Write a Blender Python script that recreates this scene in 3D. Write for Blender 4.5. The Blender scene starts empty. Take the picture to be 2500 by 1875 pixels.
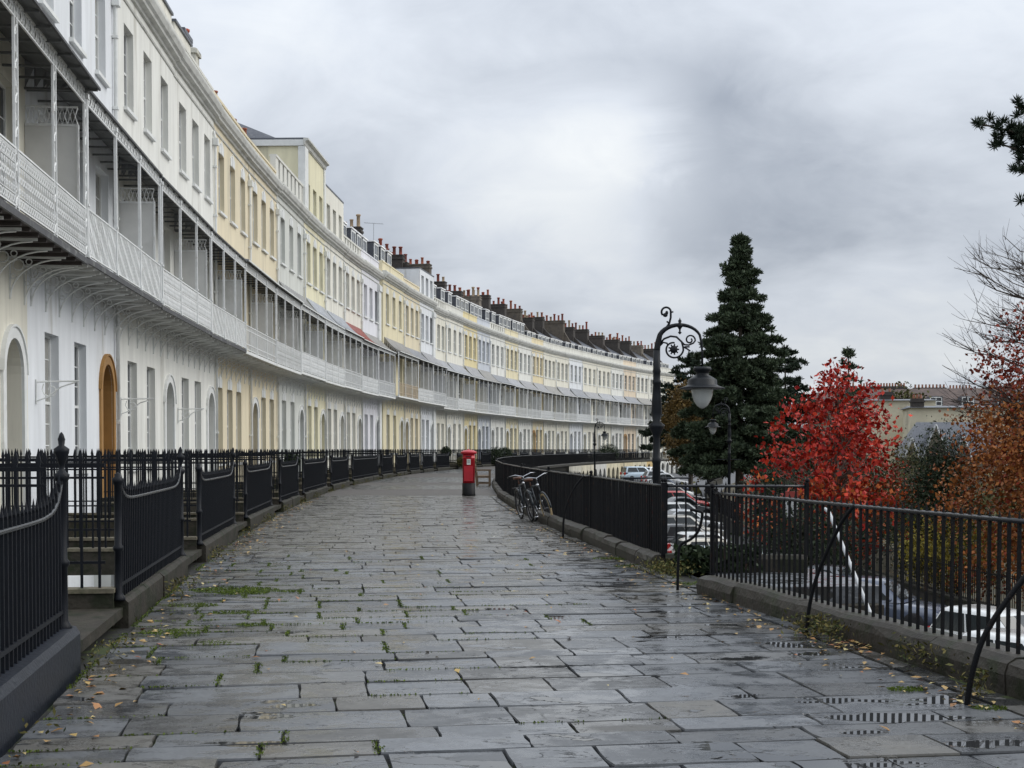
import bpy, bmesh, math, random
import numpy as np
from mathutils import Vector, Matrix

random.seed(7)
rng = np.random.default_rng(7)
SC = bpy.context.scene
COL = SC.collection
pi = math.pi

# ------------------------------------------------------------------ camera
cam = bpy.data.cameras.new('camera')
cam.sensor_width = 36.0
cam.lens = 47.2
cam.shift_y = 0.0978
cam.clip_end = 2000
cam_o = bpy.data.objects.new('camera', cam)
COL.objects.link(cam_o)
cam_o.location = (0, 0, 1.6)
cam_o.rotation_euler = (math.radians(90 - 1.5), 0, 0)
SC.camera = cam_o

# ------------------------------------------------------------------ sky, sun, exposure
SUN_DIR = Vector((0.78, 0.06, 0.64)).normalized()      # direction towards the (veiled) sun
SUN_EL = math.asin(SUN_DIR.z)
SUN_AZ = math.atan2(SUN_DIR.x, SUN_DIR.y)
wd = bpy.data.worlds.new('World')
SC.world = wd
wd.use_nodes = True
nt = wd.node_tree
N = nt.nodes
N.clear()
def wn(t, **k):
    n = N.new(t)
    for a, b in k.items():
        setattr(n, a, b)
    return n
def wl(a, b):
    nt.links.new(a, b)
def wmath(op, a, b=None, c=None, clamp=False):
    n = wn('ShaderNodeMath', operation=op, use_clamp=clamp)
    for i, v in enumerate((a, b, c)):
        if v is None:
            continue
        if isinstance(v, (int, float)):
            n.inputs[i].default_value = v
        else:
            wl(v, n.inputs[i])
    return n.outputs[0]
tc = wn('ShaderNodeTexCoord')
sep = wn('ShaderNodeSeparateXYZ')
wl(tc.outputs['Generated'], sep.inputs[0])
dz = wmath('MAXIMUM', sep.outputs['Z'], 0.0)
den = wmath('ADD', dz, 0.30)
px = wmath('DIVIDE', sep.outputs['X'], den)
py = wmath('DIVIDE', sep.outputs['Y'], den)
cmb = wn('ShaderNodeCombineXYZ')
wl(px, cmb.inputs[0]); wl(py, cmb.inputs[1])
cmb.inputs[2].default_value = 3.7
n1 = wn('ShaderNodeTexNoise')
n1.inputs['Scale'].default_value = 1.35
n1.inputs['Detail'].default_value = 7
n1.inputs['Roughness'].default_value = 0.52
n1.inputs['Distortion'].default_value = 0.35
wl(cmb.outputs[0], n1.inputs['Vector'])
# breaks and thick parts of the cloud deck, as directions
def blob(u, v, su, sv):
    """soft cloud lobe round a sky direction given by azimuth tangent u and height tangent v"""
    fy = wmath('MAXIMUM', sep.outputs['Y'], 0.05)
    a = wmath('DIVIDE', sep.outputs['X'], fy)
    b = wmath('DIVIDE', sep.outputs['Z'], fy)
    da = wmath('DIVIDE', wmath('SUBTRACT', a, u), su)
    db = wmath('DIVIDE', wmath('SUBTRACT', b, v), sv)
    r2 = wmath('ADD', wmath('MULTIPLY', da, da), wmath('MULTIPLY', db, db))
    n2 = wmath('SUBTRACT', n1.outputs['Fac'], 0.5)
    r2 = wmath('ADD', r2, wmath('MULTIPLY', n2, 8.0))
    return wmath('POWER', 2.718, wmath('MULTIPLY', wmath('MAXIMUM', r2, 0.0), -1.0))
n9 = wn('ShaderNodeTexNoise')
n9.inputs['Scale'].default_value = 5.5; n9.inputs['Detail'].default_value = 8; n9.inputs['Roughness'].default_value = .58; n9.inputs['Distortion'].default_value = .6
wl(cmb.outputs[0], n9.inputs['Vector'])
dens = wmath('ADD', n1.outputs['Fac'], wmath('MULTIPLY', wmath('SUBTRACT', n9.outputs['Fac'], .5), .30))
fy_ = wmath('MAXIMUM', sep.outputs['Y'], 0.05)
aa = wmath('ADD', wmath('DIVIDE', sep.outputs['X'], fy_), wmath('ADD', wmath('MULTIPLY', wmath('SUBTRACT', n9.outputs['Fac'], .5), .11), wmath('MULTIPLY', wmath('SUBTRACT', n1.outputs['Fac'], .5), .25)))
edge = wn('ShaderNodeMapRange'); edge.interpolation_type = 'SMOOTHSTEP'
edge.inputs['From Min'].default_value = .060; edge.inputs['From Max'].default_value = .128
wl(aa, edge.inputs['Value'])
inv = wmath('SUBTRACT', 1.0, edge.outputs[0])
dens = wmath('ADD', dens, wmath('MULTIPLY', wmath('MULTIPLY', blob(0.058, 0.212, 0.085, 0.050), inv), 0.24))
dens = wmath('SUBTRACT', dens, wmath('MULTIPLY', wmath('MULTIPLY', blob(0.17, 0.19, 0.14, 0.062), edge.outputs[0]), 0.13))
dens = wmath('SUBTRACT', dens, wmath('MULTIPLY', blob(0.05, 0.268, 0.10, 0.022), 0.10))
dens = wmath('SUBTRACT', dens, wmath('MULTIPLY', blob(0.0, 0.152, 0.11, 0.020), 0.09))
ramp = wn('ShaderNodeValToRGB')
e = ramp.color_ramp.elements
e[0].position = 0.10; e[0].color = (0.27, 0.305, 0.365, 1)
e[1].position = 0.74; e[1].color = (0.76, 0.785, 0.80, 1)
m = ramp.color_ramp.elements.new(0.51); m.color = (0.585, 0.625, 0.685, 1)
wl(dens, ramp.inputs[0])
# the deck is brighter overhead than at the horizon (overcast sky law)
grad = wmath('ADD', wmath('MULTIPLY', wmath('SUBTRACT', dz, 0.12), 1.35), 1.0)
grad = wmath('MAXIMUM', grad, 0.93)
vm = wn('ShaderNodeVectorMath', operation='SCALE')
wl(ramp.outputs[0], vm.inputs[0]); wl(grad, vm.inputs['Scale'])
sky = wn('ShaderNodeTexSky')
sky.sky_type = 'NISHITA'
sky.sun_disc = False
sky.sun_elevation = SUN_EL
sky.sun_rotation = SUN_AZ
bg1 = wn('ShaderNodeBackground'); bg1.inputs[1].default_value = 0.05
wl(sky.outputs[0], bg1.inputs[0])
bg2 = wn('ShaderNodeBackground'); bg2.inputs[1].default_value = 1.10
wl(vm.outputs[0], bg2.inputs[0])
mixs = wn('ShaderNodeMixShader'); mixs.inputs[0].default_value = 0.93
wl(bg1.outputs[0], mixs.inputs[1]); wl(bg2.outputs[0], mixs.inputs[2])
out = wn('ShaderNodeOutputWorld')
wl(mixs.outputs[0], out.inputs[0])

sl = bpy.data.lights.new('sun', 'SUN')
sl.energy = 1.5
sl.angle = math.radians(45)
sl.color = (1.0, 0.965, 0.90)
so = bpy.data.objects.new('sun', sl)
COL.objects.link(so)
so.rotation_euler = SUN_DIR.to_track_quat('Z', 'Y').to_euler()
SC.view_settings.view_transform = 'Standard'
SC.view_settings.look = 'None'
SC.view_settings.gamma = 1.0
SC.view_settings.use_curve_mapping = False
SC.view_settings.exposure = 0.08
SC.cycles.max_bounces = 5
SC.cycles.diffuse_bounces = 3
SC.cycles.glossy_bounces = 3
SC.cycles.transparent_max_bounces = 6

# ------------------------------------------------------------------ helpers
class MB:
    """collects faces for ONE mesh"""
    def __init__(s):
        s.v = []; s.f = []; s.mi = []; s.sm = []
        s.cur = 0; s.smooth = False
    def add(s, vs, fs):
        b = len(s.v)
        s.v.extend([tuple(p) for p in vs])
        for f in fs:
            s.f.append([b + i for i in f]); s.mi.append(s.cur); s.sm.append(s.smooth)
    def box(s, x0, x1, y0, y1, z0, z1, M=None):
        vs = [Vector((x, y, z)) for x in (x0, x1) for y in (y0, y1) for z in (z0, z1)]
        if M: vs = [M @ p for p in vs]
        s.add(vs, [(0, 1, 3, 2), (4, 6, 7, 5), (0, 4, 5, 1), (2, 3, 7, 6), (0, 2, 6, 4), (1, 5, 7, 3)])
    def quad(s, a, b, c, d):
        s.add([a, b, c, d], [(0, 1, 2, 3)])
    def tube(s, pts, r, n=6, cap=True, radii=None, flat=None):
        pts = [Vector(p) for p in pts]
        k = len(pts); vs = []; fs = []
        up = None
        for i, p in enumerate(pts):
            t = (pts[min(i + 1, k - 1)] - pts[max(i - 1, 0)])
            if t.length < 1e-9: t = Vector((0, 0, 1))
            t.normalize()
            if up is None:
                up = t.orthogonal().normalized()
            else:
                up = (up - t * up.dot(t))
                up = up.normalized() if up.length > 1e-6 else t.orthogonal().normalized()
            sd = t.cross(up)
            rr = radii[i] if radii else r
            for j in range(n):
                a = 2 * pi * (j + .5) / n
                vs.append(p + up * (math.cos(a) * rr) + sd * (math.sin(a) * rr))
        for i in range(k - 1):
            for j in range(n):
                a = i * n + j; b = i * n + (j + 1) % n
                fs.append((a, b, b + n, a + n))
        if cap:
            fs.append(tuple(range(n))[::-1]); fs.append(tuple(range((k - 1) * n, k * n)))
        s.add(vs, fs)
    def lathe(s, prof, n=12, o=(0, 0, 0), M=None):
        vs = []; fs = []; k = len(prof); o = Vector(o)
        for r, z in prof:
            for j in range(n):
                a = 2 * pi * j / n
                p = Vector((r * math.cos(a), r * math.sin(a), z)) + o
                vs.append(M @ p if M else p)
        for i in range(k - 1):
            for j in range(n):
                a = i * n + j; b = i * n + (j + 1) % n
                fs.append((a, b, b + n, a + n))
        fs.append(tuple(range(n))[::-1]); fs.append(tuple(range((k - 1) * n, k * n)))
        s.add(vs, fs)
    def prism(s, outline, a0, a1, axis='x', M=None):
        """outline in the two other axes, extruded along axis"""
        n = len(outline); vs = []
        for a in (a0, a1):
            for p, q in outline:
                v = {'x': (a, p, q), 'y': (p, a, q), 'z': (p, q, a)}[axis]
                v = Vector(v)
                vs.append(M @ v if M else v)
        fs = [tuple(range(n))[::-1], tuple(range(n, 2 * n))]
        for i in range(n):
            j = (i + 1) % n
            fs.append((i, j, j + n, i + n))
        s.add(vs, fs)
    def ball(s, c, rx, ry, rz, n=10, m=6):
        prof = [(max(1e-4, math.sin(pi * i / m)), -math.cos(pi * i / m)) for i in range(m + 1)]
        M = Matrix.Translation(c) @ Matrix.Diagonal((rx, ry, rz, 1))
        s.lathe(prof, n, M=M)
    def mesh(s, name, mats):
        me = bpy.data.meshes.new(name)
        me.from_pydata(s.v, [], s.f)
        for m_ in (mats if isinstance(mats, (list, tuple)) else [mats]):
            me.materials.append(m_)
        me.polygons.foreach_set('material_index', s.mi)
        me.polygons.foreach_set('use_smooth', s.sm)
        bm = bmesh.new(); bm.from_mesh(me)
        bmesh.ops.recalc_face_normals(bm, faces=bm.faces)
        bm.to_mesh(me); bm.free()
        me.update()
        return me

def link(name, data, parent=None, loc=None, rot=None, scale=None, M=None, color=None):
    o = bpy.data.objects.new(name, data)
    COL.objects.link(o)
    if parent is not None: o.parent = parent
    if M is not None: o.matrix_local = M
    if loc is not None: o.location = loc
    if rot is not None: o.rotation_euler = rot
    if scale is not None: o.scale = scale
    if color is not None: o.color = (*color, 1)
    return o
def tag(o, label=None, cat=None, group=None, kind=None):
    if label: o['label'] = label
    if cat: o['category'] = cat
    if group: o['group'] = group
    if kind: o['kind'] = kind
    return o
def copy_tree(o, parent=None):
    c = o.copy(); COL.objects.link(c)
    if parent is not None: c.parent = parent
    for ch in list(o.children): copy_tree(ch, c)
    return c

# quad cloud built with numpy (leaves, blades, needles)
def quads_mesh(name, P, A, B, mat, fold=None):
    """P centres, A and B half axes (N,3): one rhombus leaf each (two triangles meeting in a fold)"""
    n = len(P)
    V = np.empty((n, 4, 3))
    V[:, 0] = P - A; V[:, 1] = P - B; V[:, 2] = P + A; V[:, 3] = P + B
    if fold is not None:
        V[:, 1] += fold; V[:, 3] += fold
    me = bpy.data.meshes.new(name)
    me.vertices.add(n * 4); me.loops.add(n * 4); me.polygons.add(n)
    me.vertices.foreach_set('co', V.reshape(-1))
    me.loops.foreach_set('vertex_index', np.arange(n * 4, dtype=np.int32))
    me.polygons.foreach_set('loop_start', np.arange(0, n * 4, 4, dtype=np.int32))
    me.polygons.foreach_set('loop_total', np.full(n, 4, dtype=np.int32))
    me.materials.append(mat)
    me.update(calc_edges=True)
    return me
def unit(n):
    v = rng.normal(size=(n, 3))
    return v / np.linalg.norm(v, axis=1, keepdims=True)
def leaf_axes(n, l, w, droop=None):
    a = unit(n)
    if droop is not None:
        a = a * (1 - droop) + np.array([0, 0, -1.0]) * droop
        a /= np.linalg.norm(a, axis=1, keepdims=True)
    r = unit(n)
    b = np.cross(a, r); b /= np.linalg.norm(b, axis=1, keepdims=True) + 1e-9
    sz = rng.uniform(.45, 1.35, (n, 1))
    return a * l * .5 * sz, b * w * .5 * sz, np.cross(a, b) * w * .18

# ------------------------------------------------------------------ materials
def pm(name, col, rough=.6, var=.12, scale=3.0, bump=.0, bscale=40, metal=0, objcol=False, stretch=(1, 1, 1),
       col2=None, thr=(.4, .65), spec=.5, island=False, coat=0):
    m_ = bpy.data.materials.new(name); m_.use_nodes = True
    t = m_.node_tree; nd = t.nodes; lk = t.links.new
    b = nd['Principled BSDF']
    b.inputs['Roughness'].default_value = rough
    b.inputs['Metallic'].default_value = metal
    b.inputs['Specular IOR Level'].default_value = spec
    if coat:
        b.inputs['Coat Weight'].default_value = coat
        b.inputs['Coat Roughness'].default_value = .05
    g = nd.new('ShaderNodeNewGeometry')
    mp = nd.new('ShaderNodeMapping'); mp.inputs['Scale'].default_value = stretch
    lk(g.outputs['Position'], mp.inputs[0])
    nz = nd.new('ShaderNodeTexNoise'); nz.inputs['Scale'].default_value = scale
    nz.inputs['Detail'].default_value = 6; nz.inputs['Roughness'].default_value = .6
    lk(mp.outputs[0], nz.inputs['Vector'])
    mr = nd.new('ShaderNodeMapRange')
    mr.inputs['From Min'].default_value = .3; mr.inputs['From Max'].default_value = .7
    mr.inputs['To Min'].default_value = 1 - var; mr.inputs['To Max'].default_value = 1 + var * .55
    lk(nz.outputs['Fac'], mr.inputs['Value'])
    src = None
    if objcol:
        oi = nd.new('ShaderNodeObjectInfo'); src = oi.outputs['Color']
    if island and col2:
        mx = nd.new('ShaderNodeMix'); mx.data_type = 'RGBA'
        mx.inputs['A'].default_value = (*col, 1); mx.inputs['B'].default_value = (*col2, 1)
        lk(g.outputs['Random Per Island'], mx.inputs['Factor'])
        src = mx.outputs['Result']
    elif col2:
        mx = nd.new('ShaderNodeMix'); mx.data_type = 'RGBA'
        n2 = nd.new('ShaderNodeTexNoise'); n2.inputs['Scale'].default_value = scale * .6
        n2.inputs['Detail'].default_value = 8; n2.inputs['Roughness'].default_value = .65
        lk(mp.outputs[0], n2.inputs['Vector'])
        m2 = nd.new('ShaderNodeMapRange'); m2.interpolation_type = 'SMOOTHSTEP'
        m2.inputs['From Min'].default_value = thr[0]; m2.inputs['From Max'].default_value = thr[1]
        lk(n2.outputs['Fac'], m2.inputs['Value'])
        lk(m2.outputs[0], mx.inputs['Factor'])
        if src is not None: lk(src, mx.inputs['A'])
        else: mx.inputs['A'].default_value = (*col, 1)
        mx.inputs['B'].default_value = (*col2, 1)
        src = mx.outputs['Result']
    vs = nd.new('ShaderNodeVectorMath'); vs.operation = 'SCALE'
    if src is not None: lk(src, vs.inputs[0])
    else: vs.inputs[0].default_value = col
    lk(mr.outputs[0], vs.inputs['Scale'])
    lk(vs.outputs[0], b.inputs['Base Color'])
    if bump:
        n3 = nd.new('ShaderNodeTexNoise'); n3.inputs['Scale'].default_value = bscale
        n3.inputs['Detail'].default_value = 5
        lk(mp.outputs[0], n3.inputs['Vector'])
        bp = nd.new('ShaderNodeBump'); bp.inputs['Strength'].default_value = bump
        bp.inputs['Distance'].default_value = .02
        lk(n3.outputs['Fac'], bp.inputs['Height']); lk(bp.outputs[0], b.inputs['Normal'])
    return m_

M = {}
M['render'] = pm('painted stucco', (.75, .74, .68), .75, .12, 1.0, .06, 60, objcol=True, col2=(.37, .35, .29), thr=(.51, .83), stretch=(2.2, 2.2, .30))
M['trim'] = pm('white painted trim', (.76, .77, .75), .6, .12, 2.5, .03, 50, col2=(.45, .45, .41), thr=(.56, .80))
M['cornice'] = pm('weathered cornice', (.62, .62, .58), .75, .2, 1.8, .05, 40, col2=(.34, .34, .31), thr=(.50, .78), stretch=(1, 1, 3))
M['iron_white'] = pm('white painted ironwork', (.78, .79, .78), .5, .12, 5, col2=(.52, .48, .40), thr=(.6, .8))
M['iron'] = pm('black painted iron', (.006, .0065, .008), .55, .35, 14, .25, 120, col2=(.045, .022, .012), thr=(.58, .74), spec=.16)
M['iron_new'] = pm('blue black painted iron', (.005, .0065, .010), .45, .3, 14, .2, 120, spec=.2)
M['glass'] = pm('window glass', (.035, .04, .045), .04, .3, 1.2)
M['blind'] = pm('glass before a pale blind', (.30, .295, .27), .05, .15, 2)
M['sash'] = pm('white sash paint', (.78, .79, .77), .4, .06, 6)
M['door'] = pm('painted door', (.3, .3, .3), .4, .1, 5, objcol=True)
M['slate'] = pm('roof slates', (.085, .092, .11), .42, .3, 7, .3, 30, stretch=(1, 1, 5), col2=(.15, .16, .17), thr=(.5, .7))
M['zinc'] = pm('canopy zinc', (.34, .36, .39), .5, .2, 2.2, objcol=True, col2=(.20, .20, .20), thr=(.55, .75))
M['soffit'] = pm('balcony soffit', (.52, .52, .50), .8, .2, 3, col2=(.30, .29, .26), thr=(.5, .75))
M['screen'] = pm('pale screen panel', (.66, .66, .64), .7, .12, 1.2, col2=(.5, .5, .46), thr=(.55, .8))
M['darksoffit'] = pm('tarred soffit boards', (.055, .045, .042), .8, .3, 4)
M['edge'] = pm('lead balcony edge', (.07, .07, .072), .6, .3, 4, col2=(.2, .2, .19), thr=(.55, .7))
M['brickdark'] = pm('sooty brick', (.052, .045, .040), .85, .35, 9, .3, 30, col2=(.13, .105, .08), thr=(.54, .78))
M['party'] = pm('chimney render', (.20, .17, .14), .85, .25, 3, .2, 25, objcol=True, col2=(.07, .06, .055), thr=(.5, .7))
M['pot'] = pm('terracotta pot', (.34, .11, .06), .8, .25, 6, objcol=True)
M['stone'] = pm('mossy kerb stone', (.036, .031, .023), .75, .4, 6, .6, 25, col2=(.016, .019, .008), spec=.3, thr=(.45, .62))
M['coping'] = pm('worn sandstone coping', (.15, .13, .09), .75, .35, 5, .5, 25, col2=(.06, .06, .03), thr=(.48, .66))
M['stonedark'] = pm('damp plinth stone', (.040, .034, .026), .6, .4, 7, .6, 22, col2=(.022, .026, .010), thr=(.47, .64))
M['bluepaint'] = pm('blue black plinth paint', (.008, .011, .018), .42, .25, 6, .35, 30, spec=.3)
M['areawall'] = pm('whitewashed area wall', (.62, .64, .64), .8, .2, 1.5, col2=(.35, .36, .33), thr=(.5, .75))
M['areafloor'] = pm('area paving', (.46, .47, .47), .6, .25, 2)
M['tarmac'] = pm('wet brown tarmac', (.082, .074, .066), .62, .25, 5, .25, 150, col2=(.105, .094, .084), thr=(.45, .6), spec=.3)
M['road'] = pm('wet road asphalt', (.05, .05, .052), .5, .25, 5, .2, 120)
M['soil'] = pm('garden soil and litter', (.055, .05, .025), .9, .4, 4, .5, 12, col2=(.12, .07, .025), thr=(.5, .65))
M['joint'] = pm('joint soil and moss', (.016, .016, .013), .8, .4, 3, .4, 60, col2=(.042, .060, .011), thr=(.51, .58))
M['ironwet'] = pm('wet rail iron', (.010, .011, .013), .24, .3, 20, .15, 90, spec=.55)
M['red'] = pm('pillar box red', (.46, .010, .022), .33, .15, 5, .03, 60)
M['black'] = pm('gloss black paint', (.007, .007, .008), .5, .4, 8, .1, 50, col2=(.03, .028, .026), thr=(.62, .75), spec=.2)
M['notice'] = pm('notice plate', (.75, .78, .74), .4, .04, 8)
M['wood'] = pm('weathered bench wood', (.16, .11, .065), .7, .3, 20, .3, 60, stretch=(1, 1, 1))
M['carpaint'] = pm('car paint', (.5, .5, .5), .22, .05, 3, objcol=True, coat=.6)
M['carglass'] = pm('car glass', (.03, .036, .038), .04, .2, 2)
M['rubber'] = pm('tyre rubber', (.018, .018, .019), .75, .2, 10)
M['rim'] = pm('alloy', (.45, .46, .47), .35, .1, 5, metal=.8)
M['tail'] = pm('tail lamp lens', (.45, .015, .012), .15, .1, 5)
M['dullred'] = pm('faded red band', (.30, .045, .035), .6, .15, 5)
M['headl'] = pm('headlamp lens', (.55, .57, .58), .1, .1, 5)
M['plastic'] = pm('black plastic', (.02, .02, .021), .55, .1, 5)
M['chrome'] = pm('chrome', (.40, .41, .43), .25, .05, 5, metal=1)
M['spoke'] = pm('dull spokes', (.10, .10, .105), .4, .05, 5, metal=1)
M['bikeframe'] = pm('dark bicycle enamel', (.015, .022, .028), .3, .1, 5)
M['creamtyre'] = pm('cream tyre', (.55, .42, .24), .7, .2, 8)
M['leather'] = pm('brown saddle', (.12, .05, .028), .5, .2, 8)
M['lampiron'] = pm('lamp iron', (.007, .009, .012), .40, .3, 10, .15, 80, col2=(.03, .034, .04), thr=(.62, .78), spec=.25)
M['lampglass'] = pm('frosted lamp bowl', (.52, .54, .52), .15, .15, 4)
M['bark'] = pm('tree bark', (.085, .07, .055), .85, .3, 6, .5, 25, stretch=(1, 1, .3))
M['palebark'] = pm('pale tree bark', (.17, .14, .115), .85, .3, 6, .4, 25, stretch=(1, 1, .3))
M['twig'] = pm('twig bark', (.045, .033, .028), .8, .2, 6)
M['conifer'] = pm('conifer needles', (.020, .034, .020), .6, .3, 1.4, island=True, col2=(.090, .120, .066), spec=.22)
M['pine'] = pm('pine needles', (.014, .024, .015), .65, .25, 1.5, island=True, col2=(.034, .052, .030), spec=.22)
M['yew'] = pm('yew foliage', (.012, .022, .011), .6, .25, 1.6, island=True, col2=(.030, .046, .018), spec=.22)
M['redleaf'] = pm('scarlet leaves', (.26, .008, .012), .5, .4, .9, island=True, col2=(.62, .055, .022), spec=.22)
M['orangeleaf'] = pm('orange leaves', (.40, .045, .018), .5, .35, 1.1, island=True, col2=(.55, .17, .04), spec=.22)
M['beechleaf'] = pm('copper beech leaves', (.19, .050, .016), .5, .4, 1.3, island=True, col2=(.46, .175, .045), spec=.22)
M['beechred'] = pm('dark red beech leaves', (.15, .020, .013), .5, .3, 1.3, island=True, col2=(.34, .055, .022), spec=.22)
M['ochre'] = pm('ochre birch leaves', (.085, .055, .016), .6, .35, 1.4, island=True, col2=(.19, .12, .036), spec=.22)
M['yellowleaf'] = pm('yellow green leaves', (.14, .12, .015), .55, .3, 1.5, island=True, col2=(.34, .27, .035), spec=.22)
M['shrub'] = pm('mixed shrub leaves', (.045, .055, .018), .6, .3, 1.5, island=True, col2=(.12, .105, .03), spec=.22)
M['grass'] = pm('moss and grass', (.035, .060, .010), .7, .3, 3, island=True, col2=(.13, .18, .022), spec=.22)
M['weed'] = pm('kerb weeds', (.03, .05, .012), .7, .3, 3, island=True, col2=(.15, .12, .035), spec=.22)
M['litter'] = pm('fallen leaves', (.40, .28, .08), .5, .3, 5, island=True, col2=(.28, .07, .025))
M['litterpale'] = pm('fallen yellow leaves', (.46, .38, .16), .45, .3, 5, island=True, col2=(.36, .20, .06))
M['farbrick'] = pm('far brick roof', (.095, .070, .062), .8, .3, 1.2, .2, 8, col2=(.14, .10, .085), thr=(.45, .65))
M['farcream'] = pm('far cream wall', (.62, .57, .43), .8, .15, .6, col2=(.46, .42, .32), thr=(.5, .75))
M['farstone'] = pm('far stone wall', (.20, .17, .125), .85, .3, 1.5)
M['vault'] = pm('vault front paint', (.6, .5, .3), .8, .2, .8, objcol=True, col2=(.20, .19, .15), thr=(.52, .75))
M['whitepipe'] = pm('white painted rail', (.50, .51, .52), .4, .12, 6)
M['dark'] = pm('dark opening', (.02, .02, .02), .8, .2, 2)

def flag_material():
    """wet pennant flags: cleft relief, damp tone, standing water where the surface dips"""
    m_ = bpy.data.materials.new('wet flagstone'); m_.use_nodes = True
    t = m_.node_tree; nd = t.nodes; lk = t.links.new
    b = nd['Principled BSDF']; b.inputs['Specular IOR Level'].default_value = .55
    g = nd.new('ShaderNodeNewGeometry'); oi = nd.new('ShaderNodeObjectInfo')
    def noise(sc, det, st, rough=.6, off=None, dist=0):
        mp = nd.new('ShaderNodeMapping'); mp.inputs['Scale'].default_value = st
        if off: mp.inputs['Location'].default_value = off
        lk(g.outputs['Position'], mp.inputs[0])
        n_ = nd.new('ShaderNodeTexNoise'); n_.inputs['Scale'].default_value = sc
        n_.inputs['Detail'].default_value = det; n_.inputs['Roughness'].default_value = rough
        n_.inputs['Distortion'].default_value = dist
        lk(mp.outputs[0], n_.inputs['Vector'])
        return n_.outputs['Fac']
    def mrange(v, a, b_, c, d, smooth=True):
        r = nd.new('ShaderNodeMapRange')
        if smooth: r.interpolation_type = 'SMOOTHSTEP'
        r.inputs['From Min'].default_value = a; r.inputs['From Max'].default_value = b_
        r.inputs['To Min'].default_value = c; r.inputs['To Max'].default_value = d
        lk(v, r.inputs['Value']); return r.outputs[0]
    def mth(op, a, b_):
        n_ = nd.new('ShaderNodeMath'); n_.operation = op
        for i, v in enumerate((a, b_)):
            if isinstance(v, (int, float)): n_.inputs[i].default_value = v
            else: lk(v, n_.inputs[i])
        return n_.outputs[0]
    big = noise(.55, 3, (1, 1, 1))
    mid = noise(3.6, 6, (1, 1.15, 1))
    fine = noise(38, 4, (1, 1, 1))
    cleft = noise(2.0, 6, (.85, 1.5, 1), .58, (3, 1, 0), .5)
    pud = noise(1.5, 5, (.75, 1.5, 1), .55, (11.3, 4.2, 0))
    # more water lies on the right, lower side of the walk
    sx = nd.new('ShaderNodeSeparateXYZ'); lk(g.outputs['Position'], sx.inputs[0])
    side = mrange(sx.outputs[0], -3.0, 3.0, -.05, .055, False)
    pudm = mrange(mth('ADD', pud, side), .605, .63, 0, 1)
    ramp_ = nd.new('ShaderNodeValToRGB')
    e_ = ramp_.color_ramp.elements
    e_[0].position = .28; e_[0].color = (.037, .040, .044, 1)
    e_[1].position = .72; e_[1].color = (.122, .129, .139, 1)
    lk(mth('ADD', mth('MULTIPLY', mid, .65), mth('MULTIPLY', big, .35)), ramp_.inputs[0])
    # per stone tone
    tone = mrange(oi.outputs['Random'], 0, 1, .58, 1.36, False)
    sc_ = nd.new('ShaderNodeVectorMath'); sc_.operation = 'SCALE'
    lk(ramp_.outputs[0], sc_.inputs[0])
    speck = mrange(fine, .35, .7, .85, 1.12, False)
    lk(mth('MULTIPLY', tone, speck), sc_.inputs['Scale'])
    hue = nd.new('ShaderNodeMix'); hue.data_type = 'RGBA'; hue.blend_type = 'MULTIPLY'
    hr_ = nd.new('ShaderNodeMath'); hr_.operation = 'FRACT'
    lk(mth('MULTIPLY', oi.outputs['Random'], 7.31), hr_.inputs[0])
    lk(mrange(hr_.outputs[0], .45, .95, 0, .9), hue.inputs['Factor']); lk(sc_.outputs[0], hue.inputs['A']); hue.inputs['B'].default_value = (1.02, .90, .72, 1)
    class _o: pass
    hx = _o(); hx.outputs = [hue.outputs['Result']]; sc_ = hx
    # shade lines of the cleft steps, painted dark into the stone colour
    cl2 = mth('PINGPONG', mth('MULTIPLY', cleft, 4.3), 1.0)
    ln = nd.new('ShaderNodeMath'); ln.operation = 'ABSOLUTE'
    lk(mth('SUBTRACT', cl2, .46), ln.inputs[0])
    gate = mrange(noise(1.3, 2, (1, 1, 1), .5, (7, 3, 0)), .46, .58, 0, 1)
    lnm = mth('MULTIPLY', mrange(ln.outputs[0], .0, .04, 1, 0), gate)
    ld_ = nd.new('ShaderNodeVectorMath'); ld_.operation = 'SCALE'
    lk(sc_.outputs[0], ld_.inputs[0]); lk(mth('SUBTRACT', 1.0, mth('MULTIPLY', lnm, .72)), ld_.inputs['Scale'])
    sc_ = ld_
    # green brown film on the left side
    mossn = mrange(mth('SUBTRACT', noise(1.7, 6, (1, 1.4, 1), .65, (2, 9, 0)), mrange(sx.outputs[0], -4.5, 0.0, -.05, .12, False)), .50, .66, 0, .65)
    mx = nd.new('ShaderNodeMix'); mx.data_type = 'RGBA'
    lk(mossn, mx.inputs['Factor']); lk(sc_.outputs[0], mx.inputs['A']); mx.inputs['B'].default_value = (.060, .056, .034, 1)
    m3 = nd.new('ShaderNodeMix'); m3.data_type = 'RGBA'
    lk(pudm, m3.inputs['Factor']); lk(mx.outputs['Result'], m3.inputs['A']); m3.inputs['B'].default_value = (.030, .031, .032, 1)
    lk(m3.outputs['Result'], b.inputs['Base Color'])
    rg = mth('ADD', mth('ADD', mrange(mid, .40, .56, .13, .40), mrange(noise(1.4, 5, (1, 1.2, 1), .6, (5, 5, 0)), .47, .55, .04, -.12)), mth('MULTIPLY', mossn, .22))
    rg = mth('ADD', rg, mth('MULTIPLY', lnm, .5))
    rg = mth('MULTIPLY', rg, mrange(pudm, 0, 1, 1, .06))
    lk(rg, b.inputs['Roughness'])
    # cleft edges: narrow steps along iso lines of the stretched noise
    w = mth('PINGPONG', mth('MULTIPLY', cleft, 4.3), 1.0)
    step = mrange(w, .44, .50, 0, 1)
    h = mth('ADD', mth('MULTIPLY', step, .36), mth('MULTIPLY', fine, .07))
    h = mth('ADD', h, mth('MULTIPLY', mid, .55))
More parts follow.
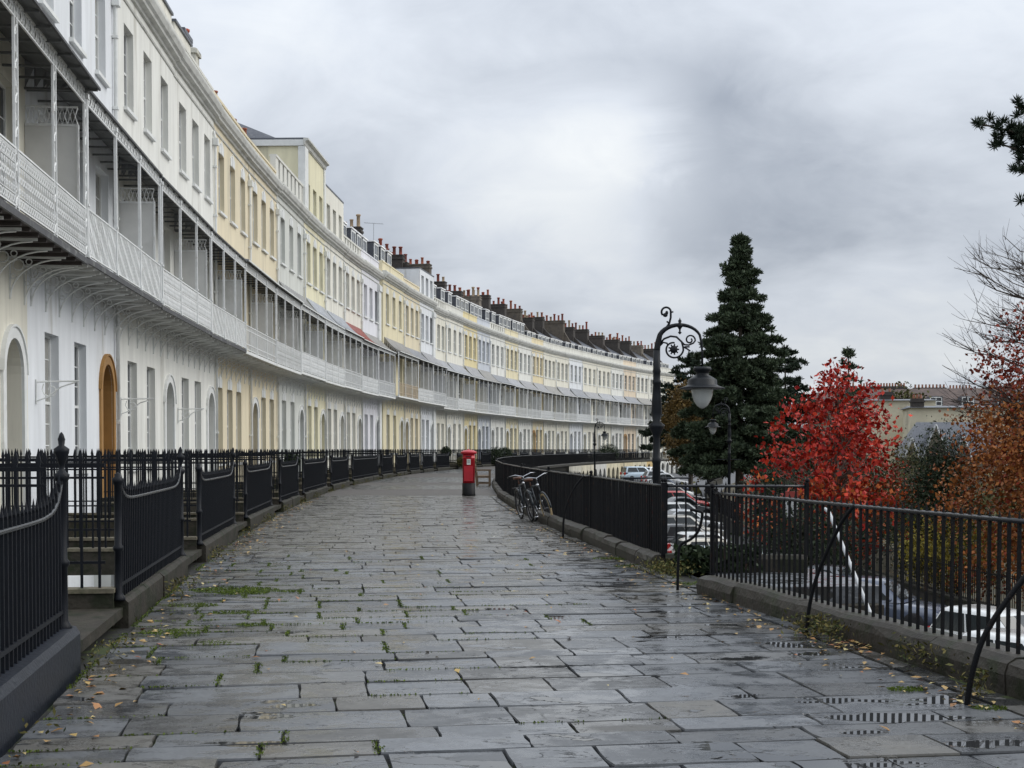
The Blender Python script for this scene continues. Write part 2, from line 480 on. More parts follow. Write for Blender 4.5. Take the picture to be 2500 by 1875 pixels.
    h = mth('MULTIPLY', h, mrange(pudm, 0, 1, 1, 0))
    bp = nd.new('ShaderNodeBump'); bp.inputs['Strength'].default_value = .62; bp.inputs['Distance'].default_value = .016
    lk(h, bp.inputs['Height']); lk(bp.outputs[0], b.inputs['Normal'])
    return m_
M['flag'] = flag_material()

# ------------------------------------------------------------------ the curve of the crescent
CX, CY, R = 358.64, 62.80, 369.90
def P(s, off=0.0, z=0.0):
    ph = s / R; r = R - off
    return Vector((CX - r * math.cos(ph), CY + r * math.sin(ph), z))
def frame(s, off=0.0, z=0.0):
    """x along the crescent (away from the camera), y towards the houses, z up"""
    ph = s / R
    p = P(s, off, z)
    m_ = Matrix.Identity(4)
    x = Vector((math.sin(ph), math.cos(ph), 0)); y = Vector((-math.cos(ph), math.sin(ph), 0))
    for i in range(3):
        m_[i][0] = x[i]; m_[i][1] = y[i]; m_[i][2] = (0, 0, 1)[i]; m_[i][3] = p[i]
    return m_
def chord(s0, s1, off=0.0, z=0.0):
    a, b = P(s0, off, z), P(s1, off, z)
    x = (b - a); L = x.length; x.normalize(); y = Vector((-x.y, x.x, 0))
    m_ = Matrix.Identity(4)
    for i in range(3):
        m_[i][0] = x[i]; m_[i][1] = y[i]; m_[i][2] = (0, 0, 1)[i]; m_[i][3] = a[i]
    return m_, L
def strip(s0, s1, o0, o1, z, step=3.0, z2=None):
    mb = MB(); n = max(1, int((s1 - s0) / step))
    z2 = z if z2 is None else z2
    for i in range(n):
        a = s0 + (s1 - s0) * i / n; b = s0 + (s1 - s0) * (i + 1) / n
        mb.quad(P(a, o0, z), P(a, o1, z2), P(b, o1, z2), P(b, o0, z))
    return mb

# ------------------------------------------------------------------ ground, road, pavement base
O_RAIL_L, O_RAIL_R = 4.25, 10.47
ZR = -3.8
def zr(s):
    return ZR + 1.6 * max(0, min(1, (s + 2) / 72)) + .5 * max(0, min(1, (s - 70) / 80))
S0, S1 = -66.0, 176.0
g = MB()
for k in range(65):
    a, b = -80 + 4 * k, -76 + 4 * k
    g.quad(P(a, 25.2, zr(a) - .02), P(a, 60, -9), P(b, 60, -9), P(b, 25.2, zr(b) - .02))
g2 = strip(-80, 180, 60, 200, -9, 4, -12)
g.add(g2.v, g2.f)
g.quad((-900, -300, -12.2), (1200, -300, -12.2), (1200, 1500, -12.2), (-900, 1500, -12.2))
tag(link('ground', g.mesh('ground', M['soil'])), kind='structure')
rd = MB()
for k in range(86):
    a, b = -80 + 3 * k, -77 + 3 * k
    rd.quad(P(a, 10.9, zr(a)), P(a, 25.2, zr(a)), P(b, 25.2, zr(b)), P(b, 10.9, zr(b)))
tag(link('road', rd.mesh('road', M['road'])), kind='structure')
tag(link('area_floor', strip(S0, S1, -.3, 4.0, -2.7, 4).mesh('area_floor', M['areafloor'])), kind='structure')
aw = strip(S0, S1, 3.98, 3.99, -2.7, 4, -.02)
tag(link('area_wall', aw.mesh('area_wall', M['areawall'])), kind='structure')

PAVE_END = -17.2            # flags end here, tarmac bands beyond
pv = link('pavement', strip(S0, PAVE_END, 3.96, 10.75, -.035, 2).mesh('pavement', M['joint']))
tag(pv, kind='structure')
mbs = MB()
bands = [(PAVE_END, -9.6, 'tarmac'), (-9.6, -3.8, 'flag'), (-3.8, 1.5, 'tarmac'), (1.5, 13, 'flag'), (13, 26, 'tarmac'),
         (26, 44, 'flag'), (44, 70, 'tarmac'), (70, S1, 'flag')]
for a, b, k in bands:
    nm = 'tarmac_strip' if k == 'tarmac' else 'paved_strip'
    zz = -.002 if k == 'tarmac' else .0
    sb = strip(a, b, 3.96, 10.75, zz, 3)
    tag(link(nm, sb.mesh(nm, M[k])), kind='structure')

# flagstones: courses across the walk
def flag_mesh(jit):
    """irregular slab outline, chamfered rim"""
    r_ = random.Random(jit)
    pts = []
    for (ax, ay), (bx, by) in (((0, 0), (1, 0)), ((1, 0), (1, 1)), ((1, 1), (0, 1)), ((0, 1), (0, 0))):
        for k in range(3):
            t_ = k / 3
            pts.append([ax + (bx - ax) * t_ + r_.uniform(-.014, .014), ay + (by - ay) * t_ + r_.uniform(-.010, .010)])
    for i in (0, 3, 6, 9):      # knocked corners
        c = r_.uniform(.002, .014)
        pts[i][0] += c * (.5 - pts[i][0]) * 2; pts[i][1] += c * (.5 - pts[i][1]) * .7
    mb = MB(); n = len(pts)
    top = [(.5 + (x - .5) * .984, .5 + (y - .5) * .990, 0) for x, y in pts]
    mid = [(x, y, -.010) for x, y in pts]
    bot = [(x, y, -.05) for x, y in pts]
    mb.add(top + mid + bot, [tuple(range(n))] + [(i, n + i, n + (i + 1) % n, (i + 1) % n) for i in range(n)]
           + [(n + i, 2 * n + i, 2 * n + (i + 1) % n, n + (i + 1) % n) for i in range(n)])
    return mb
FL = [flag_mesh(k) for k in range(12)]
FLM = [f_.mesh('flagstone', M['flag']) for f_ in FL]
joints = []                  # (point a, point b) for moss
stones = []
s = S0 + 3
r_ = random.Random(3)
while s < PAVE_END - .3:
    d = r_.choice((.34, .40, .44, .48, .54, .60, .66))
    if s + d > PAVE_END - .25: d = PAVE_END - s
    o = 4.30 + r_.uniform(0, .03)
    first = True
    while o < 10.08:
        w = r_.choice((r_.uniform(.42, .70), r_.uniform(.60, .88), r_.uniform(.80, 1.05)))
        if first: w *= r_.uniform(.5, 1); first = False
        if o + w > 9.75: w = 10.12 - o
        stones.append((s, o, d, w)); joints.append((s, o, d, w))
        o += w
    s += d
# edging course along the railing
s = S0 + 3
while s < PAVE_END - .5:
    L = r_.uniform(.8, 1.5); L = min(L, PAVE_END - s)
    stones.append((s, 10.14, L, .17)); s += L
stones.sort(key=lambda t_: (P(t_[0], t_[1]).xy).length if P(t_[0], t_[1]).y > 5.2 else 1e3 + P(t_[0], t_[1]).length)
rest = MB()
for i, (s, o, d, w) in enumerate(stones):
    # local x along the crescent, local y towards the houses: start at the outer (right) edge of the stone
    j = .0065; jr = .011
    fm = frame(s + jr + r_.gauss(0, .005), o + w - j, r_.uniform(-.005, .004))
    tilt = Matrix.Rotation(r_.gauss(0, .0045), 4, 'X') @ Matrix.Rotation(r_.gauss(0, .0060), 4, 'Y')
    fm = fm @ tilt @ Matrix.Diagonal((d - 2 * jr, (w - 2 * j), 1, 1))
    k = r_.randrange(12)
    if i < 299:
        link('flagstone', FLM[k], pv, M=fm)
    else:
        rest.add([fm @ Vector(p) for p in FL[k].v], FL[k].f)
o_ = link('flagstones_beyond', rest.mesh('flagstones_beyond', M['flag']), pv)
o_['kind'] = 'stuff'

# ------------------------------------------------------------------ houses
B = [-44.7, -36.62, -28.22, -20.06, -12.84, -5.20, 1.73, 9.40, 15.77, 22.17, 28.30, 34.89, 43.15, 49.60, 55.55, 61.77, 69.35, 75.56,
     81.42, 88.28, 94.39, 100.77, 106.33, 112.33, 118.67, 125.16, 132.30, 139.17, 145.26, 151.58, 158.05, 164.70, 170.66]
CREAM = (.78, .75, .64); WHITE = (.78, .80, .82); OFFW = (.79, .785, .73); BEIGE = (.76, .67, .48); GREEN = (.66, .67, .62)
PALEY = (.80, .75, .53); LAV = (.77, .765, .80); YEL = (.77, .69, .47); STRONGY = (.77, .66, .38); BLUE = (.57, .60, .65)
PEACH = (.76, .64, .49); ORANGE = (.77, .66, .43); PALEC = (.80, .775, .68)
# colour, ground floor layout (R door far side, L door near side, N no door), roof, label
HOUSES = [
 (CREAM, 'R', 'flat', 'cream terraced house cut off by the left edge of the photo, with ornate lace balcony'),
 (WHITE, 'R', 'flat', 'cool white terraced house with an ochre brown arched doorway, second from the left edge'),
 (OFFW, 'R', 'flat', 'off white terraced house with grey arched door, just beyond the house with the ochre doorway'),
 (OFFW, 'R', 'flat', 'off white terraced house between its off white twin and the first beige yellow house'),
 (BEIGE, 'N', 'low', 'beige yellow terraced house with three tall ground floor windows and no door'),
 (BEIGE, 'L', 'low', 'beige yellow terraced house with a clipped bush on its balcony'),
 (GREEN, 'R', 'terrace', 'pale grey green terraced house just before the tall attic storey'),
 (PALEY, 'R', 'attic7', 'pale yellow terraced house carrying the tallest attic storey with its own cornice'),
 (PALEC, 'R', 'attic8', 'pale cream terraced house with the lower plain attic storey beside the tallest one'),
 (PALEC, 'R', 'mansard', 'pale cream terraced house just beyond the two attic storeys, with a rust red canopy end'),
 (LAV, 'R', 'mansard', 'lilac white terraced house beside the broad white pilaster'),
 (YEL, 'R', 'mansard', 'yellow terraced house just right of the broad white pilaster'),
 (BEIGE, 'L', 'low', 'yellow beige terraced house left of the white block with a flat topped attic'),
 (WHITE, 'R', 'attic13', 'white terraced house with a plain flat topped attic, left of the roof aerial'),
 (CREAM, 'L', 'mansard', 'cream terraced house beneath the roof aerial'),
 (PALEC, 'L', 'mansard', 'pale cream terraced house left of the strong yellow one, seen above the red pillar box'),
 (STRONGY, 'L', 'mansard', 'strong yellow terraced house beside the blue grey house'),
 (BLUE, 'L', 'mansard', 'blue grey terraced house, the only blue one in the row'),
 (OFFW, 'L', 'mansard', 'off white terraced house between the blue grey house and a yellow one'),
 (YEL, 'L', 'mansard', 'soft yellow terraced house two doors beyond the blue grey one'),
 (OFFW, 'L', 'mansard', 'off white terraced house between the soft yellow and the orange yellow houses'),
 (ORANGE, 'L', 'mansard', 'orange yellow terraced house in the middle distance with a brown cornice'),
 (CREAM, 'L', 'mansard', 'cream terraced house just beyond the orange yellow one'),
 (CREAM, 'L', 'mansard', 'cream terraced house between a cream twin and the far cool white house'),
 (WHITE, 'L', 'mansard', 'cool white terraced house in the far half of the row'),
 (CREAM, 'L', 'mansard', 'cream terraced house just beyond the far cool white house, below a red tiled roof slope'),
 (CREAM, 'L', 'mansard', 'cream terraced house two doors beyond the far cool white one'),
 (OFFW, 'L', 'mansard', 'off white terraced house just before the far peach coloured house'),
 (PEACH, 'L', 'mansard', 'peach coloured terraced house with brown trim left of the tall lamp post'),
 (PALEC, 'L', 'mansard', 'pale cream terraced house just left of the tall lamp post'),
 (PALEC, 'L', 'mansard', 'pale cream terraced house seen right behind the tall lamp post'),
 (CREAM, 'L', 'mansard', 'cream end house of the row, partly hidden by the dark pine'),
]
Z_SLAB, Z_WT = 5.19, 13.43
SFW, SFH, SFZ = 1.14, 2.2, 10.65
GFW, GFH, GFZ = 1.16, 2.86, 1.10
FFW, FFH, FFZ = 1.42, 2.95, 5.45

def window_meshes(w, h, rows, cols, nm):
    mb = MB(); t_ = .055
    y0, y1 = .17, .235
    mb.box(0, t_, y0, y1, 0, h); mb.box(w - t_, w, y0, y1, 0, h)
    mb.box(t_, w - t_, y0, y1, h - t_, h); mb.box(t_, w - t_, y0, y1, 0, .08)
    zm = h * .5
    mb.box(t_, w - t_, y0 + .01, y1, zm - .03, zm + .03)
    for c in range(1, cols):
        x = t_ + (w - 2 * t_) * c / cols
        mb.box(x - .012, x + .012, y0 + .022, y1 - .004, .08, h - t_)
    for k in range(1, rows):
        z = .08 + (h - t_ - .08) * k / rows
        if abs(z - zm) < .1: continue
        mb.box(t_, w - t_, y0 + .026, y1 - .008, z - .011, z + .011)
    gl = MB(); gl.box(t_ * .5, w - t_ * .5, y0 + .04, y0 + .052, .03, h - .03)
    ps = [gl.mesh(nm + '_pane', M['glass'])]
    for cut in (.45, .72):      # blind half drawn or lowered behind the glass
        g_ = MB(); g_.box(t_ * .5, w - t_ * .5, y0 + .04, y0 + .052, .03, h * cut); g_.cur = 1
        g_.box(t_ * .5, w - t_ * .5, y0 + .04, y0 + .052, h * cut, h - .03); ps.append(g_.mesh(nm + '_pane', [M['glass'], M['blind']]))
    g_ = MB(); g_.box(w * .3, w * .7, y0 + .04, y0 + .052, .03, h - .03); g_.cur = 1
    for xa, xb in ((t_ * .5, w * .3), (w * .7, w - t_ * .5)): g_.box(xa, xb, y0 + .04, y0 + .052, .03, h - .03)
    ps.append(g_.mesh(nm + '_pane', [M['glass'], M['blind']]))
    return mb.mesh(nm + '_frame', M['sash']), ps
W_SF = window_meshes(SFW, SFH, 4, 3, 'upper_window')
W_GF = window_meshes(GFW, GFH, 6, 3, 'ground_window')
W_FF = window_meshes(FFW, FFH, 5, 2, 'french_window')
W_AT = window_meshes(1.05, 1.7, 4, 2, 'attic_window')
def sill_mesh(w):
    mb = MB(); mb.prism([(-.10, 0), (-.10, .09), (.16, .12), (.16, 0)], -.09, w + .09)
    return mb.mesh('sill', M['trim'])
SILL_SF = sill_mesh(SFW); SILL_GF = sill_mesh(GFW)
def keystone_mesh(w):
    mb = MB()
    for k, (a, hh, pr) in enumerate(((-.30, .42, .02), (0, .55, .035), (.30, .42, .02))):
        x = w / 2 + a
        mb.prism([(x - .13, .01), (x + .13, .01), (x + .17, hh * .72), (x + .06, hh * .86), (x, hh), (x - .06, hh * .86), (x - .17, hh * .72)], -pr, .012, 'y')
    return mb.mesh('keystone', M['trim'])
KEY_SF = keystone_mesh(SFW)

def wall_mesh(W, layout, top, ffx, sfx, gfx, dx):
    mb = MB()
    def band(z0, z1, ops):
        ops = sorted(ops); x = 0
        for (a, b, c, d, dep, arch) in ops:
            mb.quad((x, 0, z0), (a, 0, z0), (a, 0, z1), (x, 0, z1))
            if c > z0: mb.quad((a, 0, z0), (b, 0, z0), (b, 0, c), (a, 0, c))
            if not arch:
                mb.quad((a, 0, d), (b, 0, d), (b, 0, z1), (a, 0, z1))
                mb.quad((a, 0, d), (b, 0, d), (b, dep, d), (a, dep, d))
                mb.quad((a, 0, c), (a, 0, d), (a, dep, d), (a, dep, c))
                mb.quad((b, 0, c), (b, dep, c), (b, dep, d), (b, 0, d))
            else:
                r0 = (b - a) / 2; zc = d - r0; cx_ = (a + b) / 2; n = 12
                pr = [(cx_ - r0 * math.cos(pi * k / n), zc + r0 * math.sin(pi * k / n)) for k in range(n + 1)]
                for k in range(n):
                    (xa, za), (xb, zb) = pr[k], pr[k + 1]
                    mb.quad((xa, 0, za), (xb, 0, zb), (xb, 0, z1), (xa, 0, z1))
                    mb.quad((xa, 0, za), (xb, 0, zb), (xb, dep, zb), (xa, dep, za))
                mb.quad((a, 0, c), (a, 0, zc), (a, dep, zc), (a, dep, c))
                mb.quad((b, 0, c), (b, dep, c), (b, dep, zc), (b, 0, zc))
            mb.quad((a, 0, c), (a, dep, c), (b, dep, c), (b, 0, c))
            x = b
        mb.quad((x, 0, z0), (W, 0, z0), (W, 0, z1), (x, 0, z1))
    ops = [(x, x + GFW, GFZ, GFZ + GFH, .24, False) for x in gfx]
    if dx is not None: ops.append((dx - .64, dx + .64, .30, 3.66, .95, True))
    band(-2.9, Z_SLAB, ops)
    band(Z_SLAB, 9.6, [(x, x + FFW, FFZ, FFZ + FFH, .24, False) for x in ffx])
    band(9.6, Z_WT + .3, [(x, x + SFW, SFZ, SFZ + SFH, .24, False) for x in sfx])
    if top > Z_WT + .4:
        band(Z_WT + .3, top, [(x + .06, x + 1.11, 14.35, 16.05, .2, False) for x in sfx])
    # flanks and back so that the house is a closed body
    D = 9.0
    for x in (.004, W - .004):
        mb.quad((x, 0.02, -2.9), (x, D, -2.9), (x, D, top), (x, 0.02, top))
    mb.quad((0, D, -2.9), (W, D, -2.9), (W, D, top), (0, D, top))
    mb.quad((0, .02, top - .01), (W, .02, top - .01), (W, D, top - .01), (0, D, top - .01))
    return mb.mesh('wall', M['render'])

def cornice_mesh(W, heavy=True):
    mb = MB()
    z = Z_WT
    mb.prism([(-.03, z), (-.05, z + .05), (-.03, z + .07), (-.03, z + .06), (.01, z + .06), (.01, z)], 0, W)     # architrave bead
    pr = [(.01, z + .30), (-.07, z + .32), (-.09, z + .40), (-.22, z + .45), (-.24, z + .52), (-.31, z + .58), (-.37, z + .74), (-.37, z + .80), (-.30, z + .83), (-.30, z + .93), (.01, z + .97)]
    mb.prism(pr, 0, W)
    return mb.mesh('cornice', M['cornice'])

UW = 2.4   # unit panel width of balcony pieces
def balustrade_mesh(style):
    mb = MB(); h = 1.0
    mb.box(0, UW, -.022, .022, h - .03, h); mb.box(0, UW, -.015, .015, .05, .075)
    if style == 'lace':
        n = 36
        for k in range(n):
            x = (k + .5) * UW / n
            mb.box(x - .007, x + .007, -.003, .003, .075, h - .03)
        def ring(cx_, cz, r, w):
            m_ = 8
            o = [(cx_ + r * math.cos(2 * pi * i / m_), cz + r * math.sin(2 * pi * i / m_)) for i in range(m_)]
            q = [(cx_ + (r - w) * math.cos(2 * pi * i / m_), cz + (r - w) * math.sin(2 * pi * i / m_)) for i in range(m_)]
            for i in range(m_):
                j2 = (i + 1) % m_
                for y in (-.013, .013):
                    mb.quad((o[i][0], y, o[i][1]), (o[j2][0], y, o[j2][1]), (q[j2][0], y, q[j2][1]), (q[i][0], y, q[i][1]))
        for k in range(18):
            x = (k + .5) * UW / 18
            ring(x, .16, .066, .026); ring(x, .52, .066, .03); ring(x + UW / 36, .34, .05, .025); ring(x, .82, .066, .026)
            ring(x + UW / 36, .68, .045, .022); ring(x, .92, .04, .02); ring(x + UW / 36, .925, .035, .018)
        mb.box(0, UW, -.01, .01, .745, .757); mb.box(0, UW, -.01, .01, .245, .257)
    elif style == 'wave':
        n = 24
        for k in range(n):
            x = (k + .5) * UW / n; a = UW / n * .30
            for sg_ in (-1, 1):
                ph0 = k * .9
                mb.tube([(x + sg_ * a * math.sin(ph0 + 13 * q / 12), sg_ * .006, .075 + (h - .105) * q / 12) for q in range(13)], .0085, 4, cap=False)
    elif style == 'cross':
        n = 15
        for k in range(n):
            x0_, x1_ = k * UW / n, (k + 1) * UW / n; xm = (x0_ + x1_) / 2
            mb.box(x0_ - .011, x0_ + .011, -.011, .011, .075, h - .03)
            for z0_ in (.08, .38, .68):
                mb.tube([(x0_, 0, z0_), (xm, 0, z0_ + .14), (x1_, 0, z0_ + .28)], .012, 4, cap=False)
                mb.tube([(x1_, 0, z0_), (xm, 0, z0_ + .14), (x0_, 0, z0_ + .28)], .012, 4, cap=False)
        mb.box(0, UW, -.012, .012, .36, .38); mb.box(0, UW, -.012, .012, .66, .68)
    else:
        n = 26
        for k in range(n):
            x = (k + .5) * UW / n
            mb.box(x - .011, x + .011, -.004, .004, .075, h - .03)
        mb.box(0, UW, -.012, .012, .80, .825); mb.box(0, UW, -.012, .012, .25, .275)
    return mb.mesh('balustrade', M['iron_white'])
BAL = {k: balustrade_mesh(k) for k in ('lace', 'wave', 'cross', 'plain')}
M['iron_rusty'] = pm('rust stained cream ironwork', (.58, .47, .33), .6, .2, 4, col2=(.34, .20, .10), thr=(.5, .7))
BALR = BAL['plain'].copy(); BALR.materials.clear(); BALR.materials.append(M['iron_rusty'])
def valance_mesh():
    mb = MB()
    mb.box(0, UW, -.015, .015, .0, .03); mb.box(0, UW, -.015, .015, .27, .30)
    n = 8
    for k in range(n):
        x0_, x1_ = k * UW / n, (k + 1) * UW / n; xm = (x0_ + x1_) / 2
        mb.tube([(x0_, 0, .03), (xm, 0, .27), (x1_, 0, .03)], .012, 4, cap=False)
        mb.tube([(x0_, 0, .27), (xm, 0, .03), (x1_, 0, .27)], .012, 4, cap=False)
        mb.tube([(xm + .05 * math.cos(2 * pi * i / 6), 0, .15 + .05 * math.sin(2 * pi * i / 6)) for i in range(7)], .012, 4, cap=False)
    return mb.mesh('valance', M['iron_white'])
VAL = valance_mesh()
def post_mesh(kind):
    mb = MB(); h = 3.18
    if kind == 'lattice':
        w = .10
        for sx in (-1, 1): mb.box(sx * w - .016, sx * w + .016, -.02, .02, 0, h)
        n = 12
        for k in range(n):
            z0_, z1_ = h * k / n, h * (k + 1) / n
            a = -1 if k % 2 else 1
            mb.tube([(-w * a, 0, z0_), (0, 0, (z0_ + z1_) / 2 + .03), (w * a, 0, z1_)], .015, 4, cap=False)
            mb.tube([(.05 * math.cos(2 * pi * i / 6), 0, (z0_ + z1_) / 2 + .05 * math.sin(2 * pi * i / 6)) for i in range(7)], .014, 4, cap=False)
    else:
        mb.box(-.032, .032, -.032, .032, 0, h)
        mb.box(-.05, .05, -.05, .05, 0, .12); mb.box(-.05, .05, -.05, .05, 1.0, 1.05)
        mb.box(-.06, .06, -.05, .05, h - .09, h)
    return mb.mesh('post', M['iron_white'])
POST = {k: post_mesh(k) for k in ('lattice', 'slim')}
def bracket_mesh():
    mb = MB()
    z = Z_SLAB - .02
    mb.box(-.014, .014, -1.02, .0, z - .05, z)
    mb.box(-.018, .018, -.03, .0, z - .80, z - .05)
    pts = [(0, -.02 - .92 * (1 - math.cos(a)), z - .78 + .72 * math.sin(a)) for a in [pi / 2 * k / 8 for k in range(9)]]
    mb.tube(pts, .017, 4)
    mb.tube([(0, -.17 + .10 * math.cos(2 * pi * i / 10), z - .17 + .10 * math.sin(2 * pi * i / 10)) for i in range(11)], .013, 4, cap=False)
    mb.tube([(0, -.36 + .055 * math.cos(2 * pi * i / 8), z - .11 + .055 * math.sin(2 * pi * i / 8)) for i in range(9)], .012, 4, cap=False)
    mb.tube([(0, -.075 + .045 * math.cos(2 * pi * i / 8), z - .38 + .045 * math.sin(2 * pi * i / 8)) for i in range(9)], .012, 4, cap=False)
    return mb.mesh('bracket', M['trim'])
BRK = bracket_mesh()
def slab_mesh(W, i):
    mb = MB()
    mb.cur = 0; mb.box(0.02, W - .02, -1.12, -.002, Z_SLAB + .02, Z_SLAB + .12)
    mb.cur = 1; mb.box(0, W, -1.17, -1.121, Z_SLAB + .01, Z_SLAB + .12)
    if i < 4:
        n_ = int(W / .55); mb.cur = 0
        for k in range(n_): mb.box(.2 + k * W / n_, .27 + k * W / n_, -1.11, -.01, Z_SLAB - .05, Z_SLAB + .018)
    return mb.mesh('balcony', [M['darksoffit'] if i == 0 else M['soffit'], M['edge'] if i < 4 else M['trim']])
def screen_mesh():
    mb = MB(); mb.box(-.03, .03, -1.0, -.01, Z_SLAB + .13, 7.85)
    mb.cur = 1
    mb.box(-.045, .045, -1.02, -.98, Z_SLAB + .13, 7.9); mb.box(-.04, .04, -1.0, -.01, 7.852, 7.90)
    n = 5
    for k in range(n):
        y0_, y1_ = -1.0 + .98 * k / n, -1.0 + .98 * (k + 1) / n
        mb.tube([(0, y0_, 7.90), (0, (y0_ + y1_) / 2, 8.22), (0, y1_, 7.90)], .014, 4, cap=False)
        mb.tube([(0, y0_, 8.22), (0, (y0_ + y1_) / 2, 7.90), (0, y1_, 8.22)], .014, 4, cap=False)
    mb.box(-.02, .02, -1.0, -.01, 8.22, 8.25)
    return mb.mesh('screen', [M['screen'], M['iron_white']])
SCREEN = screen_mesh()
def canopy_mesh(W, hip, ov=1.30, ze=8.60, zt=9.32, dark=False):
    """concave zinc canopy with standing seams, solid thickness"""
    mb = MB(); n = 7
    pr = []
    for k in range(n + 1):
        t_ = k / n
        pr.append((-ov + ov * t_, ze + (zt - ze) * (t_ ** 1.45)))
    for k in range(n):
        (ya, za), (yb, zb) = pr[k], pr[k + 1]
        ia, ib = hip * (k / n), hip * ((k + 1) / n)
        for dz_ in (0, -.03):
            mb.cur = 1 if dz_ else 0
            mb.quad((ia + .02, ya, za + dz_), (W - ia - .02, ya, za + dz_), (W - ib - .02, yb, zb + dz_), (ib + .02, yb, zb + dz_))
        mb.cur = 0
        m2 = int(W / .62)
        for q in range(m2 + 1):
            xa = .02 + ia + (W - 2 * ia - .04) * q / m2; xb = .02 + ib + (W - 2 * ib - .04) * q / m2
            mb.tube([(xa, ya, za + .008), (xb, yb, zb + .008)], .016, 4, cap=(k == 0))
        for x_, sg in ((.02, 1), (W - .02, -1)):
            mb.quad((x_ + sg * ia, ya, za), (x_ + sg * ib, yb, zb), (x_ + sg * ib, yb, zb - .03), (x_ + sg * ia, ya, za - .03))
            mb.add([(x_ + sg * ia, ya, za - .025), (x_ + sg * ib, yb, zb - .025), (x_ + sg * ib, yb, ze - .03)], [(0, 1, 2)])
    mb.cur = 2
    mb.box(.02, W - .02, -ov - .015, -ov + .025, ze - .045, ze + .004)
    mb.cur = 1
    for q in range(11):
        x_ = .1 + (W - .2) * q / 10
        mb.box(x_ - .022, x_ + .022, -ov + .03, -.01, ze - .075, ze - .031)
    return mb.mesh('canopy', [M['zinc'], M['canopyunder'], M['edge'] if dark else M['trim']])
M['canopyunder'] = pm('canopy boards', (.17, .175, .175), .8, .25, 4)
def surround_mesh(mat):
    mb = MB(); n = 14; r0, r1 = .645, .86; zc = 3.66 - .64
    for k in range(n):
        a, b = pi * k / n, pi * (k + 1) / n
        o = [(-r1 * math.cos(a), zc + r1 * math.sin(a)), (-r1 * math.cos(b), zc + r1 * math.sin(b)), (-r0 * math.cos(b), zc + r0 * math.sin(b)), (-r0 * math.cos(a), zc + r0 * math.sin(a))]
        mb.prism(o, -.055, .01, 'y')
        rr = r1 + .045
        o2 = [(-rr * math.cos(a), zc + rr * math.sin(a)), (-rr * math.cos(b), zc + rr * math.sin(b)), (-r1 * math.cos(b), zc + r1 * math.sin(b)), (-r1 * math.cos(a), zc + r1 * math.sin(a))]
        mb.prism(o2, -.085, .01, 'y')
    for sx in (-1, 1):
        x0_, x1_ = sorted((sx * r0, sx * r1)); mb.box(x0_, x1_, -.055, .01, .3, zc)
    return mb.mesh('door_surround', mat)
M['ochrepaint'] = pm('ochre brown paint', (.36, .19, .055), .6, .15, 3)
SURR = surround_mesh(M['trim']); SURR_O = surround_mesh(M['ochrepaint'])
def porch_lining():
    """coloured reveal of the recessed doorway"""
    mb = MB(); n = 14; r0 = .632; zc = 3.02
    for k in range(n):
        a, b = pi * k / n, pi * (k + 1) / n
        mb.quad((-r0 * math.cos(a), 0, zc + r0 * math.sin(a)), (-r0 * math.cos(b), 0, zc + r0 * math.sin(b)), (-r0 * math.cos(b), .93, zc + r0 * math.sin(b)), (-r0 * math.cos(a), .93, zc + r0 * math.sin(a)))
    for x in (-r0, r0): mb.quad((x, 0, .31), (x, 0, zc), (x, .93, zc), (x, .93, .31))
    return mb.mesh('door_reveal', M['ochrepaint'])
REV_O = porch_lining()
def door_meshes():
    mb = MB()
    mb.box(-.62, .62, .88, .94, .31, 2.55)
    for sx in (-1, 1):
        for z0_, z1_ in ((.5, 1.15), (1.3, 1.95), (2.05, 2.42)):
            x0_, x1_ = sorted((sx * .08, sx * .42)); mb.box(x0_, x1_, .862, .879, z0_, z1_)
    mb.box(-.62, .62, .84, .94, 2.551, 2.64)
    fan = MB(); n = 10; zc = 3.02
    fan.prism([(-.60, 2.645)] + [(-.60 * math.cos(pi * k / n), zc + .60 * math.sin(pi * k / n)) for k in range(n + 1)] + [(.60, 2.645)], .90, .92, 'y')
    kn = MB(); kn.ball((.1, .84, 1.3), .04, .04, .04, 8, 5)
    return mb.mesh('door', M['door']), fan.mesh('fanlight', M['glass']), kn.mesh('door_knob', M['chrome'])
DOOR, FAN, KNOB = door_meshes()
def pipe_mesh():
    mb = MB(); mb.smooth = True
    mb.tube([(0, -.09, -.2), (0, -.09, Z_WT - .35), (0, -.03, Z_WT - .1)], .05, 8)
    mb.smooth = False
    mb.box(-.12, .12, -.2, -.012, Z_WT - .62, Z_WT - .36)
    for z in (2.2, 4.6, 7.4, 10.2, 12.0): mb.box(-.075, .075, -.15, -.01, z, z + .07)
    return mb.mesh('downpipe', M['trim'])
PIPE = pipe_mesh()
def dormer_mesh():
    mb = MB()
    mb.cur = 0
    mb.box(-.72, .72, .0, 2.2, 0, 1.65); mb.cur = 2
    mb.box(-.82, .82, -.10, 2.3, 1.652, 1.74)
    mb.cur = 1
    mb.box(-.66, -.55, -.05, -.002, .05, 1.6); mb.box(.55, .66, -.05, -.002, .05, 1.6)
    mb.box(-.55, .55, -.05, -.002, 1.48, 1.6); mb.box(-.55, .55, -.05, -.002, .05, .16); mb.box(-.55, .55, -.04, -.002, .78, .84)
    mb.box(-.02, .02, -.035, -.002, .16, 1.48)
    gl = MB(); gl.box(-.548, .548, -.02, -.001, .162, 1.478)
    return mb.mesh('dormer', [M['slate'], M['sash'], M['zinc']]), gl.mesh('dormer_pane', M['glass'])
DORM, DPANE = dormer_mesh()
